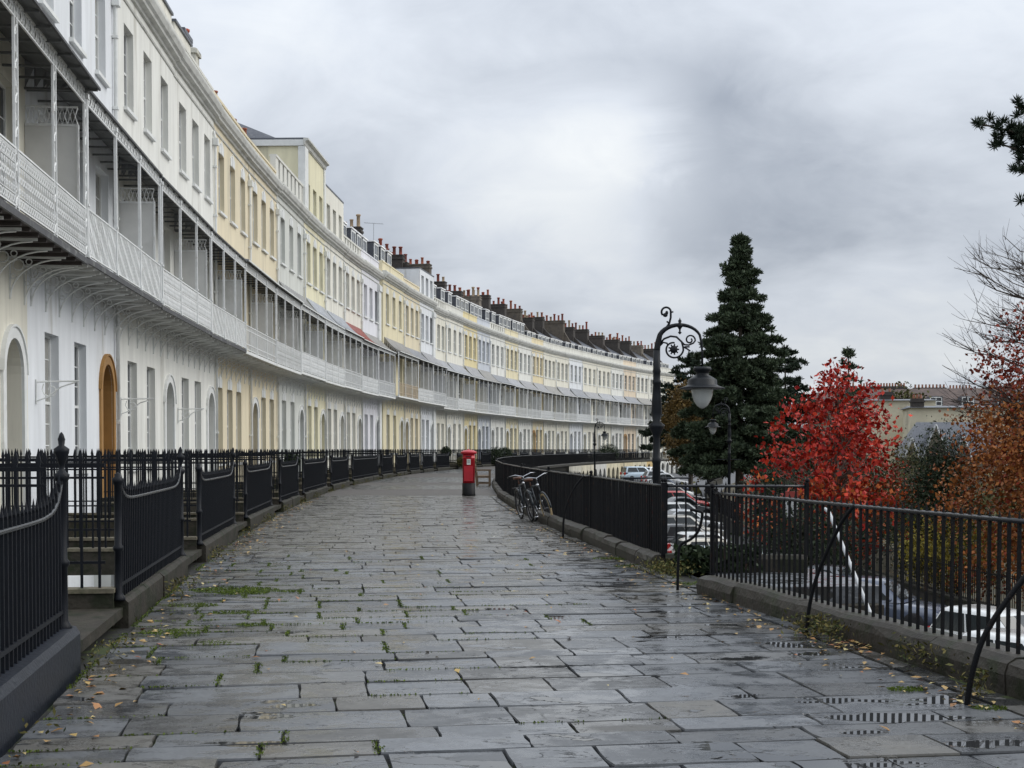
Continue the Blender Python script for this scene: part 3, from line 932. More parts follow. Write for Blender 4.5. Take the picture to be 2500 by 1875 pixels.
def pot_mesh(kind):
    mb = MB(); mb.smooth = True
    if kind == 0: pr = [(.13, 0), (.15, .03), (.12, .08), (.11, .62), (.14, .66), (.14, .74), (.09, .74)]
    elif kind == 1: pr = [(.15, 0), (.13, .06), (.12, .9), (.17, .95), (.17, 1.05), (.12, 1.08)]
    else: pr = [(.17, 0), (.15, .1), (.15, .35), (.19, .4), (.12, .5)]
    mb.lathe(pr, 8)
    return mb.mesh('chimney_pot', M['pot'])
POTS = [pot_mesh(k) for k in range(3)]
def aerial_mesh():
    mb = MB(); mb.tube([(0, 0, 0), (0, 0, 3.2)], .03, 5)
    mb.tube([(0, -.9, 3.1), (0, .9, 3.25)], .02, 4)
    for k in range(8): mb.tube([(-.28, -.8 + k * .22, 3.12 + k * .018), (.28, -.8 + k * .22, 3.12 + k * .018)], .012, 4)
    return mb.mesh('aerial', M['rim'])
def topiary(parent, loc, r, mat, n=700, leaf=.07):
    p = unit(n) * (r * rng.uniform(.75, 1.05, (n, 1))) + np.array(loc)
    a, b, f_ = leaf_axes(n, leaf * 1.4, leaf)
    return quads_mesh('foliage', p, a, b, mat, f_)

houses = []
hr = random.Random(11)
doorS = []
for i, (colr, lay, roof, label) in enumerate(HOUSES):
    s0, s1 = B[i], B[i + 1]
    fm, W = chord(s0, s1)
    fm = fm @ Matrix.Translation((0, -.25 if i in (11, 12, 13) else hr.uniform(-.02, .02), (.16 if i in (11, 12, 13) else 0) + hr.uniform(-.05, .05)))
    root = link('terraced_house', None, M=fm)
    tag(root, label, 'house', 'terraced houses along the crescent')
    houses.append(root)
    sfx = [W * q - SFW / 2 for q in (.205, .51, .815)]
    ffx = [W * q - FFW / 2 for q in (.20, .51, .82)]
    dx = None
    if lay == 'R': gfx = [W * .225 - GFW / 2, W * .53 - GFW / 2]; dx = W * .86
    elif lay == 'L': gfx = [W * .47 - GFW / 2, W * .775 - GFW / 2]; dx = W * .15
    else: gfx = [W * q - GFW / 2 for q in (.13, .40, .66)]
    if dx is not None: doorS.append(s0 + dx)
    top = {'attic7': 18.15, 'attic8': 17.0, 'attic13': 16.5}.get(roof, Z_WT + .3)
    wl_ = link('wall', wall_mesh(W, lay, top, ffx, sfx, gfx, dx), root, color=colr)
    def put_window(ms, x, z, sill=None, key=None):
        o = link('window', ms[0], root, (x, 0, z))
        link('pane', ms[1][0 if hr.random() < .5 else hr.randrange(1, 4)], o)
        if sill: link('sill', sill, o, (0, 0, -.10), color=colr)
        if key: link('keystone', key, o, (0, 0, ms_h))
        return o
    fancy = colr in (BEIGE, GREEN, PALEY, YEL, STRONGY, BLUE, ORANGE, PALEC)
    for x in sfx:
        ms_h = SFH; put_window(W_SF, x, SFZ, SILL_SF, KEY_SF if fancy else None)
        if top > Z_WT + .4:
            ms_h = 1.7; put_window(W_AT, x + .06, 14.35, SILL_SF if roof != 'attic7' else None)
    for x in gfx:
        ms_h = GFH; put_window(W_GF, x, GFZ, SILL_GF, KEY_SF if fancy else None)
    for x in ffx:
        put_window(W_FF, x, FFZ)
    if dx is not None:
        dc = (.36, .19, .05) if i == 1 else hr.choice([(.33, .34, .38), (.40, .41, .44), (.22, .24, .27), (.05, .06, .10), (.45, .45, .42)])
        d_ = link('door', DOOR, root, (dx, 0, 0), color=dc)
        link('fanlight', FAN, d_); link('door_knob', KNOB, d_)
        link('door_surround', SURR_O if i in (1, 21, 28) else SURR, root, (dx, 0, 0))
        if i == 1: link('door_reveal', REV_O, root, (dx, 0, 0))
    if roof != 'x': link('cornice', cornice_mesh(W), root)
    # balcony
    bal = link('balcony', slab_mesh(W, i), root)
    style = ['lace', 'wave', 'cross', 'wave', 'plain', 'lace', 'cross', 'cross'][i] if i < 8 else ('cross' if i % 3 == 0 else 'plain')
    pk = 'lattice' if i == 0 else 'slim'
    nb = 3
    for k in range(nb + 1):
        x = .09 + (W - .18) * k / nb
        link('post', POST[pk], bal, (x, -1.14, Z_SLAB + .12))
        if k < nb:
            w_ = (W - .18) / nb
            bo_ = link('balustrade', BALR if i == 11 else BAL[style], bal, (x + .04, -1.14, Z_SLAB + .12), scale=((w_ - .08) / UW, 1, .97))
            if i < 12: link('valance', VAL, bal, (x + .03, -1.14, 8.29), scale=((w_ - .06) / UW, 1, 1))
    for k in range(8):
        link('bracket', BRK, bal, (.25 + (W - .5) * k / 7, 0, 0))
    link('screen', SCREEN, bal, (W - .06, 0, 0))
    zc_ = [(.33, .34, .36), (.22, .23, .25), (.30, .31, .33), (.40, .41, .43), (.36, .36, .37), (.14, .145, .15), (.33, .33, .32), (.42, .44, .47), (.40, .42, .45)]
    ov_ = [1.42, 1.20, 1.22, 1.20, 1.30, 1.30, 1.22][i] if i < 7 else hr.uniform(1.18, 1.34)
    ze_ = [8.62, 8.60, 8.58, 8.60, 8.66, 8.66, 8.56][i] if i < 7 else hr.uniform(8.52, 8.66)
    link('canopy', canopy_mesh(W, 0 if i < 6 else .5, ov_, ze_, ze_ + (.55 if i < 6 else hr.uniform(.95, 1.2)), i < 4), root, color=zc_[i] if i < 9 else ((.30, .07, .05) if i == 9 else hr.choice(zc_[2:5] + [(.33, .32, .30)])))
    if i not in (0, 2, 10, 13): link('downpipe', PIPE, root, (W - (.18 if i % 2 else .12), 0, 0))
    if i in (10, 13):
        mb = MB(); mb.box(-.55, .35, -.16, .01, -2.5, Z_SLAB - .03); link('pilaster', mb.mesh('pilaster', M['trim']), root, (W - .3, 0, 0))
        mb = MB(); mb.box(-.55, .35, -.14, .01, 9.4, Z_WT - .02); mb.box(-.6, .4, -.22, -.141, Z_WT - .5, Z_WT - .1); link('pilaster', mb.mesh('pilaster', M['trim']), root, (W - .3, 0, 0))
    # parapet, roofs
    mb = MB()
    zb = Z_WT + .95
    if roof in ('mansard', 'low', 'flat', 'terrace'):
        ph_ = {'mansard': .62, 'low': .45, 'flat': .45, 'terrace': 1.15}[roof]
        if roof == 'terrace' or (roof == 'mansard' and i in (9, 14, 18)):
            # pierced parapet: piers and coping
            mb.box(0, W, .03, .30, zb - .1, zb + .12); mb.box(0, W, -.01, .34, zb + ph_ + .02, zb + ph_ + .14)
            x = 0.0; n_ = 7
            for k in range(n_):
                a = W * k / n_; b = W * (k + .62) / n_
                mb.box(a, b, .03, .30, zb + .12, zb + ph_ + .02)
            mb.box(W - .25, W, .03, .30, zb + .12, zb + ph_ + .02)
        else:
            mb.box(0, W, .03, .30, zb - .1, zb + ph_); mb.box(0, W, -.01, .34, zb + ph_, zb + ph_ + .10)
        link('parapet', mb.mesh('parapet', M['render']), root, color=(.70, .69, .63) if colr in (WHITE, OFFW, CREAM, PALEC, GREEN) else colr)
    rf = MB()
    if roof == 'mansard':
        y0_, z0_, y1_, z1_, y2_, z2_ = .55, zb - .2, 2.6, zb + 2.1, 5.4, zb + 3.7
        rf.prism([(y0_, z0_), (y1_, z1_), (y2_, z2_), (9.0, zb), (9.0, z0_)], 0.02, W - .02)
        link('roof', rf.mesh('roof', M['slate']), root)
        for q in ((.2, .5, .8) if i % 3 else (.3, .7)):
            d_ = link('dormer', DORM, root, (W * q, .85, zb + .12 + (.35 if i < 21 else 0)), scale=(1.1, 1, 1.05 if i < 21 else .85)); link('pane', DPANE, d_)
    elif roof in ('low', 'flat', 'terrace'):
        hh = {'low': 2.1, 'flat': .6, 'terrace': 1.2}[roof]
        rf.prism([(.8, zb - .2), (4.6, zb + hh), (9.0, zb - .2)], .02, W - .02)
        link('roof', rf.mesh('roof', M['slate']), root)
        if roof == 'low':
            for q in (.3, .7):
                d_ = link('dormer', DORM, root, (W * q, 1.6, zb - .35)); link('pane', DPANE, d_)
        if roof == 'flat' and i in (1, 2, 3):
            bl = MB()
            xa, xb = {1: (W * .1, W * .6), 2: (W * .5, W * .98), 3: (W * .05, W * .42)}[i]
            bl.box(xa, xb, .02, .5, zb + .552, zb + .85)
            bl.cur = 1
            bl.box(xa - .05, xb + .05, -.04, .7, zb + .852, zb + .93)
            link('parapet_block', bl.mesh('parapet_block', [M['render'], M['slate']]), root, color=PALEC)
            # small rendered attic box seen over the cornice
            at = MB(); at.box(W * .5, W * .66, .4, 2.4, zb - .1, zb + 1.5); at.cur = 1; at.box(W * .48, W * .68, .3, 2.5, zb + 1.502, zb + 1.64)
            link('attic_box', at.mesh('attic_box', [M['render'], M['slate']]), root, color=PALEC)
    else:
        at = MB()
        at.box(-.02, W + .02, -.02, 9.02, top, top + .10)
        if roof == 'attic7':
            at.cur = 1
            at.prism([(-.02, top - .35), (-.10, top - .3), (-.14, top - .12), (-.30, top - .05), (-.30, top + .04), (-.02, top + .06)], -.2, W + .02)
            pl = MB(); pl.box(-.10, .85, -.10, .28, Z_WT + .8, top - .36); p2 = MB(); p2.box(W - .4, W + .02, -.08, .3, Z_WT + .8, top - .36)
            link('pilaster', pl.mesh('pilaster', M['trim']), root); link('pilaster', p2.mesh('pilaster', M['trim']), root)
            cp = MB(); cp.box(-.12, W + .05, -.06, 9.0, top - .34, top - .02)
            link('attic_band', cp.mesh('attic_band', M['trim']), root)
            hp = MB(); hp.add([(0, 1.5, top + .1), (W, 1.5, top + .1), (W, 9, top + .1), (0, 9, top + .1), (W * .3, 5.5, top + 2.0), (W * .8, 5.5, top + 2.0)],
                              [(0, 1, 5, 4), (1, 2, 5), (2, 3, 4, 5), (3, 0, 4)])
            link('roof', hp.mesh('roof', M['slate']), root)
        link('coping', at.mesh('coping', [M['slate'], M['cornice']]), root)
    # chimney on the far party wall
    if i >= 5 and roof != 'attic7':
        base = zb - .3
        hgt = hr.uniform(4.2, 5.6) if i > 12 else hr.uniform(3.4, 4.8)
        if roof.startswith('attic'): base = top - .3; hgt = 2.2
        y0_ = hr.uniform(2.4, 3.6); y1_ = y0_ + hr.uniform(3.0, 4.8); w2 = .45
        ch = MB()
        ch.box(-w2, w2, y0_, y1_, base, base + hgt)
        ch.box(-w2 - .07, w2 + .07, y0_ - .07, y1_ + .07, base + hgt - .32, base + hgt - .16)
        ch.box(-w2 - .05, w2 + .05, y0_ - .05, y1_ + .05, base + hgt, base + hgt + .10)
        # party wall climbing to the stack
        ch.prism([(.5, base), (.7, base + .7), (y0_ + .02, base + hgt * .74), (y1_ - .02, base + hgt * .74), (8.9, base)], -.17, .17)
        mat_ = M['brickdark'] if i % 3 else M['party']
        c_ = link('chimney', ch.mesh('chimney', mat_), root, (W - .02, 0, 0), color=hr.choice([(.11, .092, .072), (.07, .058, .05), (.17, .145, .115)]))
        n_ = int((y1_ - y0_) / .52)
        for k in range(n_):
            pc = hr.choice([(.30, .075, .042), (.25, .06, .038), (.32, .10, .052), (.38, .28, .18), (.20, .055, .038)])
            link('chimney_pot', hr.choice(POTS[:2] if hr.random() < .85 else POTS), c_, (hr.uniform(-.08, .08), y0_ + .25 + k * (y1_ - y0_ - .5) / max(1, n_ - 1), base + hgt + .10),
                 scale=(1.15, 1.15, hr.uniform(.5, 1.05)), color=pc)
    if i in (1, 2, 3):
        ch = MB(); ch.box(-.35, .35, .45, 1.6, zb - .2, zb + (.95 if i < 3 else 1.75)); ch.box(-.42, .42, .38, 1.67, zb + (.78 if i < 3 else 1.55), zb + (.92 if i < 3 else 1.70))
        c_ = link('chimney', ch.mesh('chimney', M['party']), root, (W - .7, 0, 0), color=(.62, .60, .52))
        link('chimney_pot', POTS[0], c_, (0, .9, zb + (.95 if i < 3 else 1.75)), color=(.36, .07, .035), scale=(1.3, 1.3, 1.0))
    if i == 14: link('aerial', aerial_mesh(), root, (W * .2, 5.5, zb + 4.2))

# iron lamp brackets beside two doors
def lamp_bracket():
    mb = MB()
    mb.tube([(0, -.02, -.45), (0, -.02, .05)], .018, 5)
    mb.tube([(0, -.02, 0), (0, -.85, 0.02)], .018, 5)
    mb.tube([(0, -.03, -.38), (0, -.25, -.30), (0, -.5, -.10), (0, -.8, .0)], .016, 5)
    pts = [(0, -.30 + (.04 + .014 * k) * math.cos(k * .7), -.16 + (.04 + .014 * k) * math.sin(k * .7)) for k in range(11)]
    mb.tube(pts, .013, 5)
    return mb.mesh('lamp_bracket', M['trim'])
LB = lamp_bracket()
for i, x in ((1, .55), (2, .35), (3, .35)): link('lamp_bracket', LB, houses[i], (x, 0, 2.9))

# plants on the balconies (things of their own)
def balcony_plant(i, fx, z, r, mat, label, pot=True, group='potted plants on the balconies', name='potted_plant'):
    h_ = houses[i]; fm = h_.matrix_local
    s0, s1 = B[i], B[i + 1]; W = (P(s1) - P(s0)).length
    M0 = fm @ Matrix.Translation((W * fx, -.85, Z_SLAB + .125))
    o = link(name, None, M=M0); tag(o, label, 'plant', group)
    if pot:
        mb = MB(); mb.smooth = True; mb.lathe([(.13, 0), (.19, .28), (.21, .30), (.17, .30)], 10)
        link('pot', mb.mesh('pot', M['pot']), o, color=(.25, .12, .07))
    st = MB(); st.tube([(0, 0, .2), (0, 0, z)], .025, 5); link('stem', st.mesh('stem', M['bark']), o)
    link('foliage', topiary(o, (0, 0, z), r, mat, int(900 * (r / .4) ** 1.5), .08), o)
balcony_plant(5, .22, 1.35, .52, M['yew'], 'round clipped dark bush on the balcony of the second beige yellow house')
balcony_plant(10, .75, 1.1, .55, M['shrub'], 'leafy plant trailing over the balcony left of the broad white pilaster')
balcony_plant(10, .35, 1.2, .4, M['shrub'], 'airy plant on the lilac white balcony, nearer the house before it')
balcony_plant(11, .35, 1.1, .35, M['yew'], 'dark potted plant on the yellow balcony beside the broad white pilaster')
balcony_plant(12, .6, 1.1, .4, M['yew'], 'low dark potted plant on the balcony of the yellow beige house')
balcony_plant(13, .25, 1.15, .38, M['beechleaf'], 'reddish flowering pot on the white balcony under the flat topped attic, nearer end')
balcony_plant(13, .7, 1.1, .42, M['shrub'], 'green pot plant on the white balcony under the flat topped attic, farther end')
balcony_plant(14, .5, 1.1, .35, M['yew'], 'dark pot plant on the balcony under the roof aerial')

# ------------------------------------------------------------------ railings
def bar_mesh(mat, sq=.0105, tip=True):
    mb = MB(); a = sq
    mb.box(-a, a, -a, a, 0, .9)
    mb.add([(-a * 1.7, -a * .9, .92), (a * 1.7, -a * .9, .92), (a * 1.7, a * .9, .92), (-a * 1.7, a * .9, .92), (0, 0, 1.0), (-a, -a, .90), (a, -a, .90), (a, a, .90), (-a, a, .90)],
           [(0, 1, 4), (1, 2, 4), (2, 3, 4), (3, 0, 4), (5, 6, 1, 0), (6, 7, 2, 1), (7, 8, 3, 2), (8, 5, 0, 3)])
    return mb
BARB = bar_mesh(M['iron_new']); BARM = BARB.mesh('bar', M['iron_new'])
BARR = bar_mesh(M['iron'], .0105); BARRM = BARR.mesh('bar', M['iron'])
def left_post(urn):
    mb = MB(); mb.smooth = True
    mb.lathe([(.06, 0), (.065, .02), (.05, .05), (.036, .08), (.034, .52), (.048, .54), (.048, .57), (.034, .59), (.034, 1.22), (.05, 1.25), (.055, 1.29), (.03, 1.31)] +
             ([(.018, 1.34), (.02, 1.37), (.052, 1.47), (.055, 1.50), (.02, 1.53), (.026, 1.58), (.015, 1.62), (.003, 1.64)] if urn else [(.028, 1.34), (.004, 1.36)]), 10)
    return mb.mesh('post', M['iron_new'])
LP_U, LP_P = left_post(True), left_post(False)
# gaps in the area railings in front of the doors
gaps = [(-54.05, -51.35), (-46.24, -44.1), (-38.8, -36.5), (-30.7, -28.3), (-23.1, -21.4), (-13.6, -11.6)]
for s in doorS:
    if s > -9: gaps.append((s - .9, s + .9))
gaps.sort()
mg = []
for a, b in gaps:
    if mg and a - mg[-1][1] < 1.2: mg[-1] = (mg[-1][0], b)
    else: mg.append((a, b))
gaps = mg
ORD = ['first', 'second', 'third', 'fourth', 'fifth', 'sixth', 'seventh', 'eighth', 'ninth', 'tenth', 'eleventh', 'twelfth', 'thirteenth', 'fourteenth',
       'fifteenth', 'sixteenth', 'seventeenth', 'eighteenth', 'nineteenth', 'twentieth', 'twenty-first', 'twenty-second', 'twenty-third', 'twenty-fourth',
       'twenty-fifth', 'twenty-sixth', 'twenty-seventh', 'twenty-eighth', 'twenty-ninth', 'thirtieth', 'thirty-first', 'thirty-second', 'thirty-third']
panels = []
prev = -64.0
for a, b in gaps:
    if a - prev > .5: panels.append((prev, a))
    prev = b
panels.append((prev, 172.0))
for i, (a, b) in enumerate(panels):
    if b > 150: break
    fm, L = chord(a, b, O_RAIL_L - .09)
    root = link('area_railing', None, M=fm)
    lab = ('swept up black railing panel on a dark blue plinth, nearest at the left' if i == 0 else
           'black iron railing panel with swept up ends, %s from the camera on the house side' % ORD[i])
    tag(root, lab, 'railing', 'iron railing panels in front of the basement areas')
    ph_ = .33 if i == 0 else .24
    z0_ = ph_
    # plinth
    pl = MB()
    hw = .20 if i == 0 else .15
    if i == 0:
        pl.prism([(-.10, -.05), (-.10, ph_ - .06), (-.07, ph_ - .01), (hw - .04, ph_ + .02), (hw, ph_ - .03), (hw, -.05)], -.02, L + .12)
        link('plinth', pl.mesh('plinth', M['bluepaint']), root)
    else:
        n_ = max(2, int(L / 1.25))
        for k in range(n_):
            xa, xb = L * k / n_ + .006, L * (k + 1) / n_ - .006
            q = MB(); j1, j2 = hr.uniform(-.012, .012), hr.uniform(-.012, .012)
            q.prism([(-.09 + j1, -.05), (-.09 + j1, ph_ - .04), (-.05, ph_ + j2), (hw - .03, ph_ + j2), (hw, ph_ - .04), (hw, -.05)], xa, xb)
            if i < 8:
                link('plinth_stone', q.mesh('plinth_stone', M['stone']), root)
            else:
                pl.add(q.v, q.f)
        if i >= 8: link('plinth', pl.mesh('plinth', M['stone']), root)
    zr_ = 1.13
    def rz(x):
        d = min(x, L - x)
        return zr_ + .24 * math.exp(-((d - .03) / .20)) if d > 0 else zr_ + .24
    xs = [0.03 + (L - .06) * k / 40 for k in range(41)]
    xs = sorted(set([.03, .08, .13, .19, .26, .36, .5] + [L - q for q in (.03, .08, .13, .19, .26, .36, .5)] + xs[3:-3]))
    tr = MB(); tr.smooth = True
    tr.tube([(x, 0, rz(x)) for x in xs], .019, 6)
    link('top_rail', tr.mesh('top_rail', M['ironwet']), root)
    lr = MB(); lr.box(.03, L - .03, -.012, .012, z0_ + .10, z0_ + .13)
    link('bottom_rail', lr.mesh('bottom_rail', M['iron_new']), root)
    for x in (0.0, L): link('post', LP_U if (i < 3 and x > 0) else LP_P, root, (x, 0, z0_ - .02), scale=(1, 1, .86))
    n_ = int(L / .117); far = MB()
    for k in range(1, n_):
        x = L * k / n_; top_ = rz(x) + .17
        if i < 5:
            link('bar', BARM, root, (x, 0, z0_ - .01), scale=(1, 1, top_ - z0_))
        else:
            S_ = Matrix.Translation((x, 0, z0_)) @ Matrix.Diagonal((1, 1, top_ - z0_, 1))
            far.add([S_ @ Vector(p) for p in BARB.v], BARB.f)
    if i >= 5:
        o_ = link('bars', far.mesh('bars', M['iron_new']), root); o_['kind'] = 'stuff'

# stone bridges over the area, with their own railings
for i, (a, b) in enumerate(gaps):
    if a > 140: break
    fm = frame((a + b) / 2, O_RAIL_L - .10)
    w = (b - a) / 2
    root = link('entrance_bridge', None, M=fm)
    tag(root, 'stone bridge with black railings from the pavement to a front door, %s from the camera' % ORD[i], 'bridge', 'entrance bridges over the basement areas')
    D = 4.05
    sl_ = MB(); sl_.box(-w, w, -.05, D, .07, .16)
    link('deck', sl_.mesh('deck', M['stone']), root)
    for k in range(2):
        st = MB(); st.box(-w + .14, w - .14, D - .75 + .32 * k, D, .162 + .13 * k - .001 * k, .29 + .13 * k)
        link('step', st.mesh('step', M['stone']), root)
    for sx in (-1, 1):
        kb = MB(); x0_, x1_ = sorted((sx * (w - .12), sx * (w + .06)))
        kb.box(x0_, x1_, .02, D - .05, .0, .30)
        link('kerb', kb.mesh('kerb', M['stone']), root)
        kb = MB(); kb.box(x0_ - .02, x1_ + .02, .01, D - .04, .301, .34)
        link('coping', kb.mesh('coping', M['coping']), root)
        rr = MB(); xk = sx * (w - .03)
        rr.box(xk - .012, xk + .012, .1, D - .1, 1.44, 1.47); rr.box(xk - .012, xk + .012, .1, D - .1, 1.33, 1.35)
        rr.box(xk - .012, xk + .012, .1, D - .1, .56, .585)
        link('top_rail', rr.mesh('top_rail', M['iron_new']), root)
        bb = MB(); n_ = 25
        for k in range(n_):
            y = .15 + (D - .3) * k / (n_ - 1)
            S_ = Matrix.Translation((xk, y, .33)) @ Matrix.Rotation(pi / 2, 4, 'Z') @ Matrix.Diagonal((1.1, 1.1, 1.28, 1))
            bb.add([S_ @ Vector(p) for p in BARB.v], BARB.f)
        o_ = link('bars', bb.mesh('bars', M['iron_new']), root); o_['kind'] = 'stuff'
    pw = MB(); pw.box(-w + .1, w - .1, .3, .5, -2.7, .03); pw.box(-w + .1, w - .1, 2.2, 2.5, -2.7, .03)
    link('pier', pw.mesh('pier', M['areawall']), root)

# right hand railings on the retaining wall
def right_section(a, b, off, label, individual, plinth=True, sp=.124, post_ends=True, M0=None, L0=None, cat='railing', stone='stonedark'):
    if M0 is None: fm, L = chord(a, b, off)
    else: fm, L = M0, L0
    root = link('edge_railing', None, M=fm)
    tag(root, label, cat, 'railings along the open edge of the pavement')
    z0_ = .21
    if plinth:
        n_ = max(1, int(L / 1.15)); cuts = [0] + sorted((k + hr.uniform(-.22, .22)) / n_ * L for k in range(1, n_)) + [L]
        for k in range(n_):
            xa, xb = cuts[k] + .006, cuts[k + 1] - .006
            j1, j2, j3 = hr.uniform(-.018, .018), hr.uniform(-.015, .012), hr.uniform(-.012, .012)
            mb = MB(); nn = 5
            prof = lambda q: [(-.17 + j1 * .5, -.05), (-.175 + j1, z0_ * .5 + j3), (-.15 + j1 + q[0], z0_ - .035 + q[1]), (-.10 + q[0], z0_ + j2 + q[1]), (.12, z0_ + j2), (.17, z0_ - .04), (.17, -.05)]
            rings = []
            for m2 in range(nn + 1):
                x = xa + (xb - xa) * m2 / nn
                q = (hr.uniform(-.012, .012), hr.uniform(-.012, .008))
                # y local is towards the houses: the pavement side
                rings.append([(x, -y_, z_) for y_, z_ in prof(q)])
            base = len(mb.v); k7 = len(rings[0])
            vs = [p for r_i in rings for p in r_i]; fs = []
            for m2 in range(nn):
                for t_ in range(k7):
                    u_ = (t_ + 1) % k7
                    fs.append((m2 * k7 + t_, m2 * k7 + u_, (m2 + 1) * k7 + u_, (m2 + 1) * k7 + t_))
            fs.append(tuple(range(k7))); fs.append(tuple(range(nn * k7, nn * k7 + k7))[::-1])
            mb.add(vs, fs)
            link('plinth_stone', mb.mesh('plinth_stone', M[stone]), root)
    tr = MB(); tr.smooth = True
    n_ = max(4, int(L / .5))
    tr.tube([(L * k / n_, 0, 1.115 + hr.uniform(-.004, .004)) for k in range(n_ + 1)], .019, 6)
    link('top_rail', tr.mesh('top_rail', M['ironwet']), root)
    n_ = int(L / sp); far = MB(); bw_ = 1.0 if P(0).y and root.matrix_local.translation.y < 12 else .60
    for k in range(n_ + 1):
        x = .02 + (L - .04) * k / n_
        zt = 1.205 + hr.uniform(-.008, .008)
        lean = hr.gauss(0, .006)
        if individual:
            link('bar', BARRM, root, (x, 0, z0_ - .02), rot=(0, lean, hr.uniform(-.12, .12)), scale=(bw_, bw_, zt - z0_))
        else:
            S_ = Matrix.Translation((x, 0, z0_ - .02)) @ Matrix.Diagonal((bw_, bw_, zt - z0_, 1))
            far.add([S_ @ Vector(p) for p in BARR.v], BARR.f)
    if not individual:
        o_ = link('bars', far.mesh('bars', M['iron']), root); o_['kind'] = 'stuff'
    if post_ends:
        for x in (0.0, L):
            pb = MB(); pb.box(-.022, .022, -.022, .022, z0_ - .02, 1.16); pb.ball((0, 0, 1.19), .03, .03, .03, 8, 6)
            link('post', pb.mesh('post', M['iron']), root, (x, 0, 0))
    return root, fm, L
def s_of(X, Y): return math.atan2(Y - CY, CX - X) * R
sA = s_of(3.6, 6.0); sB = s_of(2.15, 15.05)
def line(a, b):
    a, b = Vector((*a, 0)), Vector((*b, 0)); x = b - a; L = x.length; x.normalize(); y = Vector((-x.y, x.x, 0))
    m_ = Matrix.Identity(4)
    for i in range(3):
        m_[i][0] = x[i]; m_[i][1] = y[i]; m_[i][2] = (0, 0, 1)[i]; m_[i][3] = a[i]
    return m_, L
_m, _l = line((4.33, 4.5), (3.45, 8.9))
right_section(0, 0, 0, 'rusty black edge railing running out of the lower right corner', True, M0=_m, L0=_l)
_m, _l = line((3.45, 8.9), (2.235, 14.95))
right_section(0, 0, 0, 'rusty black edge railing on mossy stones ending at the opening to the steps', True, M0=_m, L0=_l)
sC = s_of(1.99, 17.7)
labs = ['black edge railing between the tall lamp post and the bicycles',
        'black edge railing behind the parked bicycles', 'black edge railing beyond the bicycles, level with the pillar box',
        'black edge railing beyond the pillar box, level with the bench']
_m, _l = line((1.99, 17.7), (1.40, 23.7))
right_section(0, 0, 0, 'black edge railing just beyond the opening, in front of the tall lamp post', True, M0=_m, L0=_l)
ss = [s_of(1.33, 23.7), s_of(.7, 29.5), s_of(.35, 36), s_of(-.1, 45), s_of(-.4, 58)]
for a, b, lb in zip(ss[:-1], ss[1:], labs):
    right_section(a, b, O_RAIL_R + .05, lb, b < s_of(-.1, 46))
a = ss[-1]; q = 0
while a < 160:
    right_section(a, a + 9.5, O_RAIL_R + .05, 'distant black edge railing along the terrace, %s stretch past the bench' % ORD[q], False, sp=.15)
    a += 9.5; q += 1
# railing across the landing of the steps
pA, pB = Vector((2.02, 17.7, 0)), Vector((3.85, 17.5, 0))
x = (pB - pA); Lr = x.length; x.normalize(); y = Vector((-x.y, x.x, 0))
mm = Matrix.Identity(4)
for i in range(3):
    mm[i][0] = x[i]; mm[i][1] = y[i]; mm[i][2] = (0, 0, 1)[i]; mm[i][3] = pA[i]
right_section(0, 0, 0, 'short black railing across the back of the step landing', True, M0=mm, L0=Lr, stone='stone')
# landing, steps and retaining wall
ld = MB(); ld.add([P(sC, 10.6, .0), P(sC - 2.4, 10.6, .0), P(sC - 2.4, 12.45, .0), P(sC, 12.45, .0), P(sC, 10.6, ZR), P(sC - 2.4, 10.6, ZR), P(sC - 2.4, 12.45, ZR), P(sC, 12.45, ZR)],
                  [(0, 1, 2, 3), (0, 4, 5, 1), (1, 5, 6, 2), (2, 6, 7, 3), (3, 7, 4, 0)])
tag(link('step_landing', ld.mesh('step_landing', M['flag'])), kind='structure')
stp = link('stone_steps', None); tag(stp, 'flight of stone steps dropping from the opening in the railing to the road', 'steps')
for k in range(19):
    a = sC - 2.4 - .22 * k
    q = MB(); z = -.20 * (k + 1)
    vs = []
    for zz in (z, ZR): vs += [P(a, 10.95, zz), P(a - .22, 10.95, zz), P(a - .22, 12.4, zz), P(a, 12.4, zz)]
    q.add(vs, [(0, 1, 2, 3), (0, 4, 5, 1), (1, 5, 6, 2), (2, 6, 7, 3), (3, 7, 4, 0)])
    link('step', q.mesh('step', M['stone']), stp)
hl = MB(); hl.smooth = True
hp_ = [Vector((3.50, 15.0, .93)), Vector((3.52, 14.9, .90)), Vector((3.72, 14.0, -.05)), Vector((4.02, 12.6, -1.5)), Vector((4.3, 11.3, -2.8))]
hl.tube(hp_, .022, 6)
for p_ in (hp_[2], hp_[3]): hl.tube([p_, p_ - Vector((0, 0, .95))], .012, 5)
tag(link('stair_handrail', hl.mesh('stair_handrail', M['whitepipe'])), 'white painted handrail sloping down beside the hidden steps', 'handrail')
rw = strip(-80, 176, 10.66, 10.86, -.04, 4, ZR - .1)
tag(link('retaining_wall', rw.mesh('retaining_wall', M['stone'])), kind='structure')
cp = strip(-80, 176, 10.60, 10.88, .0, 4)
tag(link('wall_ledge', cp.mesh('wall_ledge', M['stone'])), kind='structure')

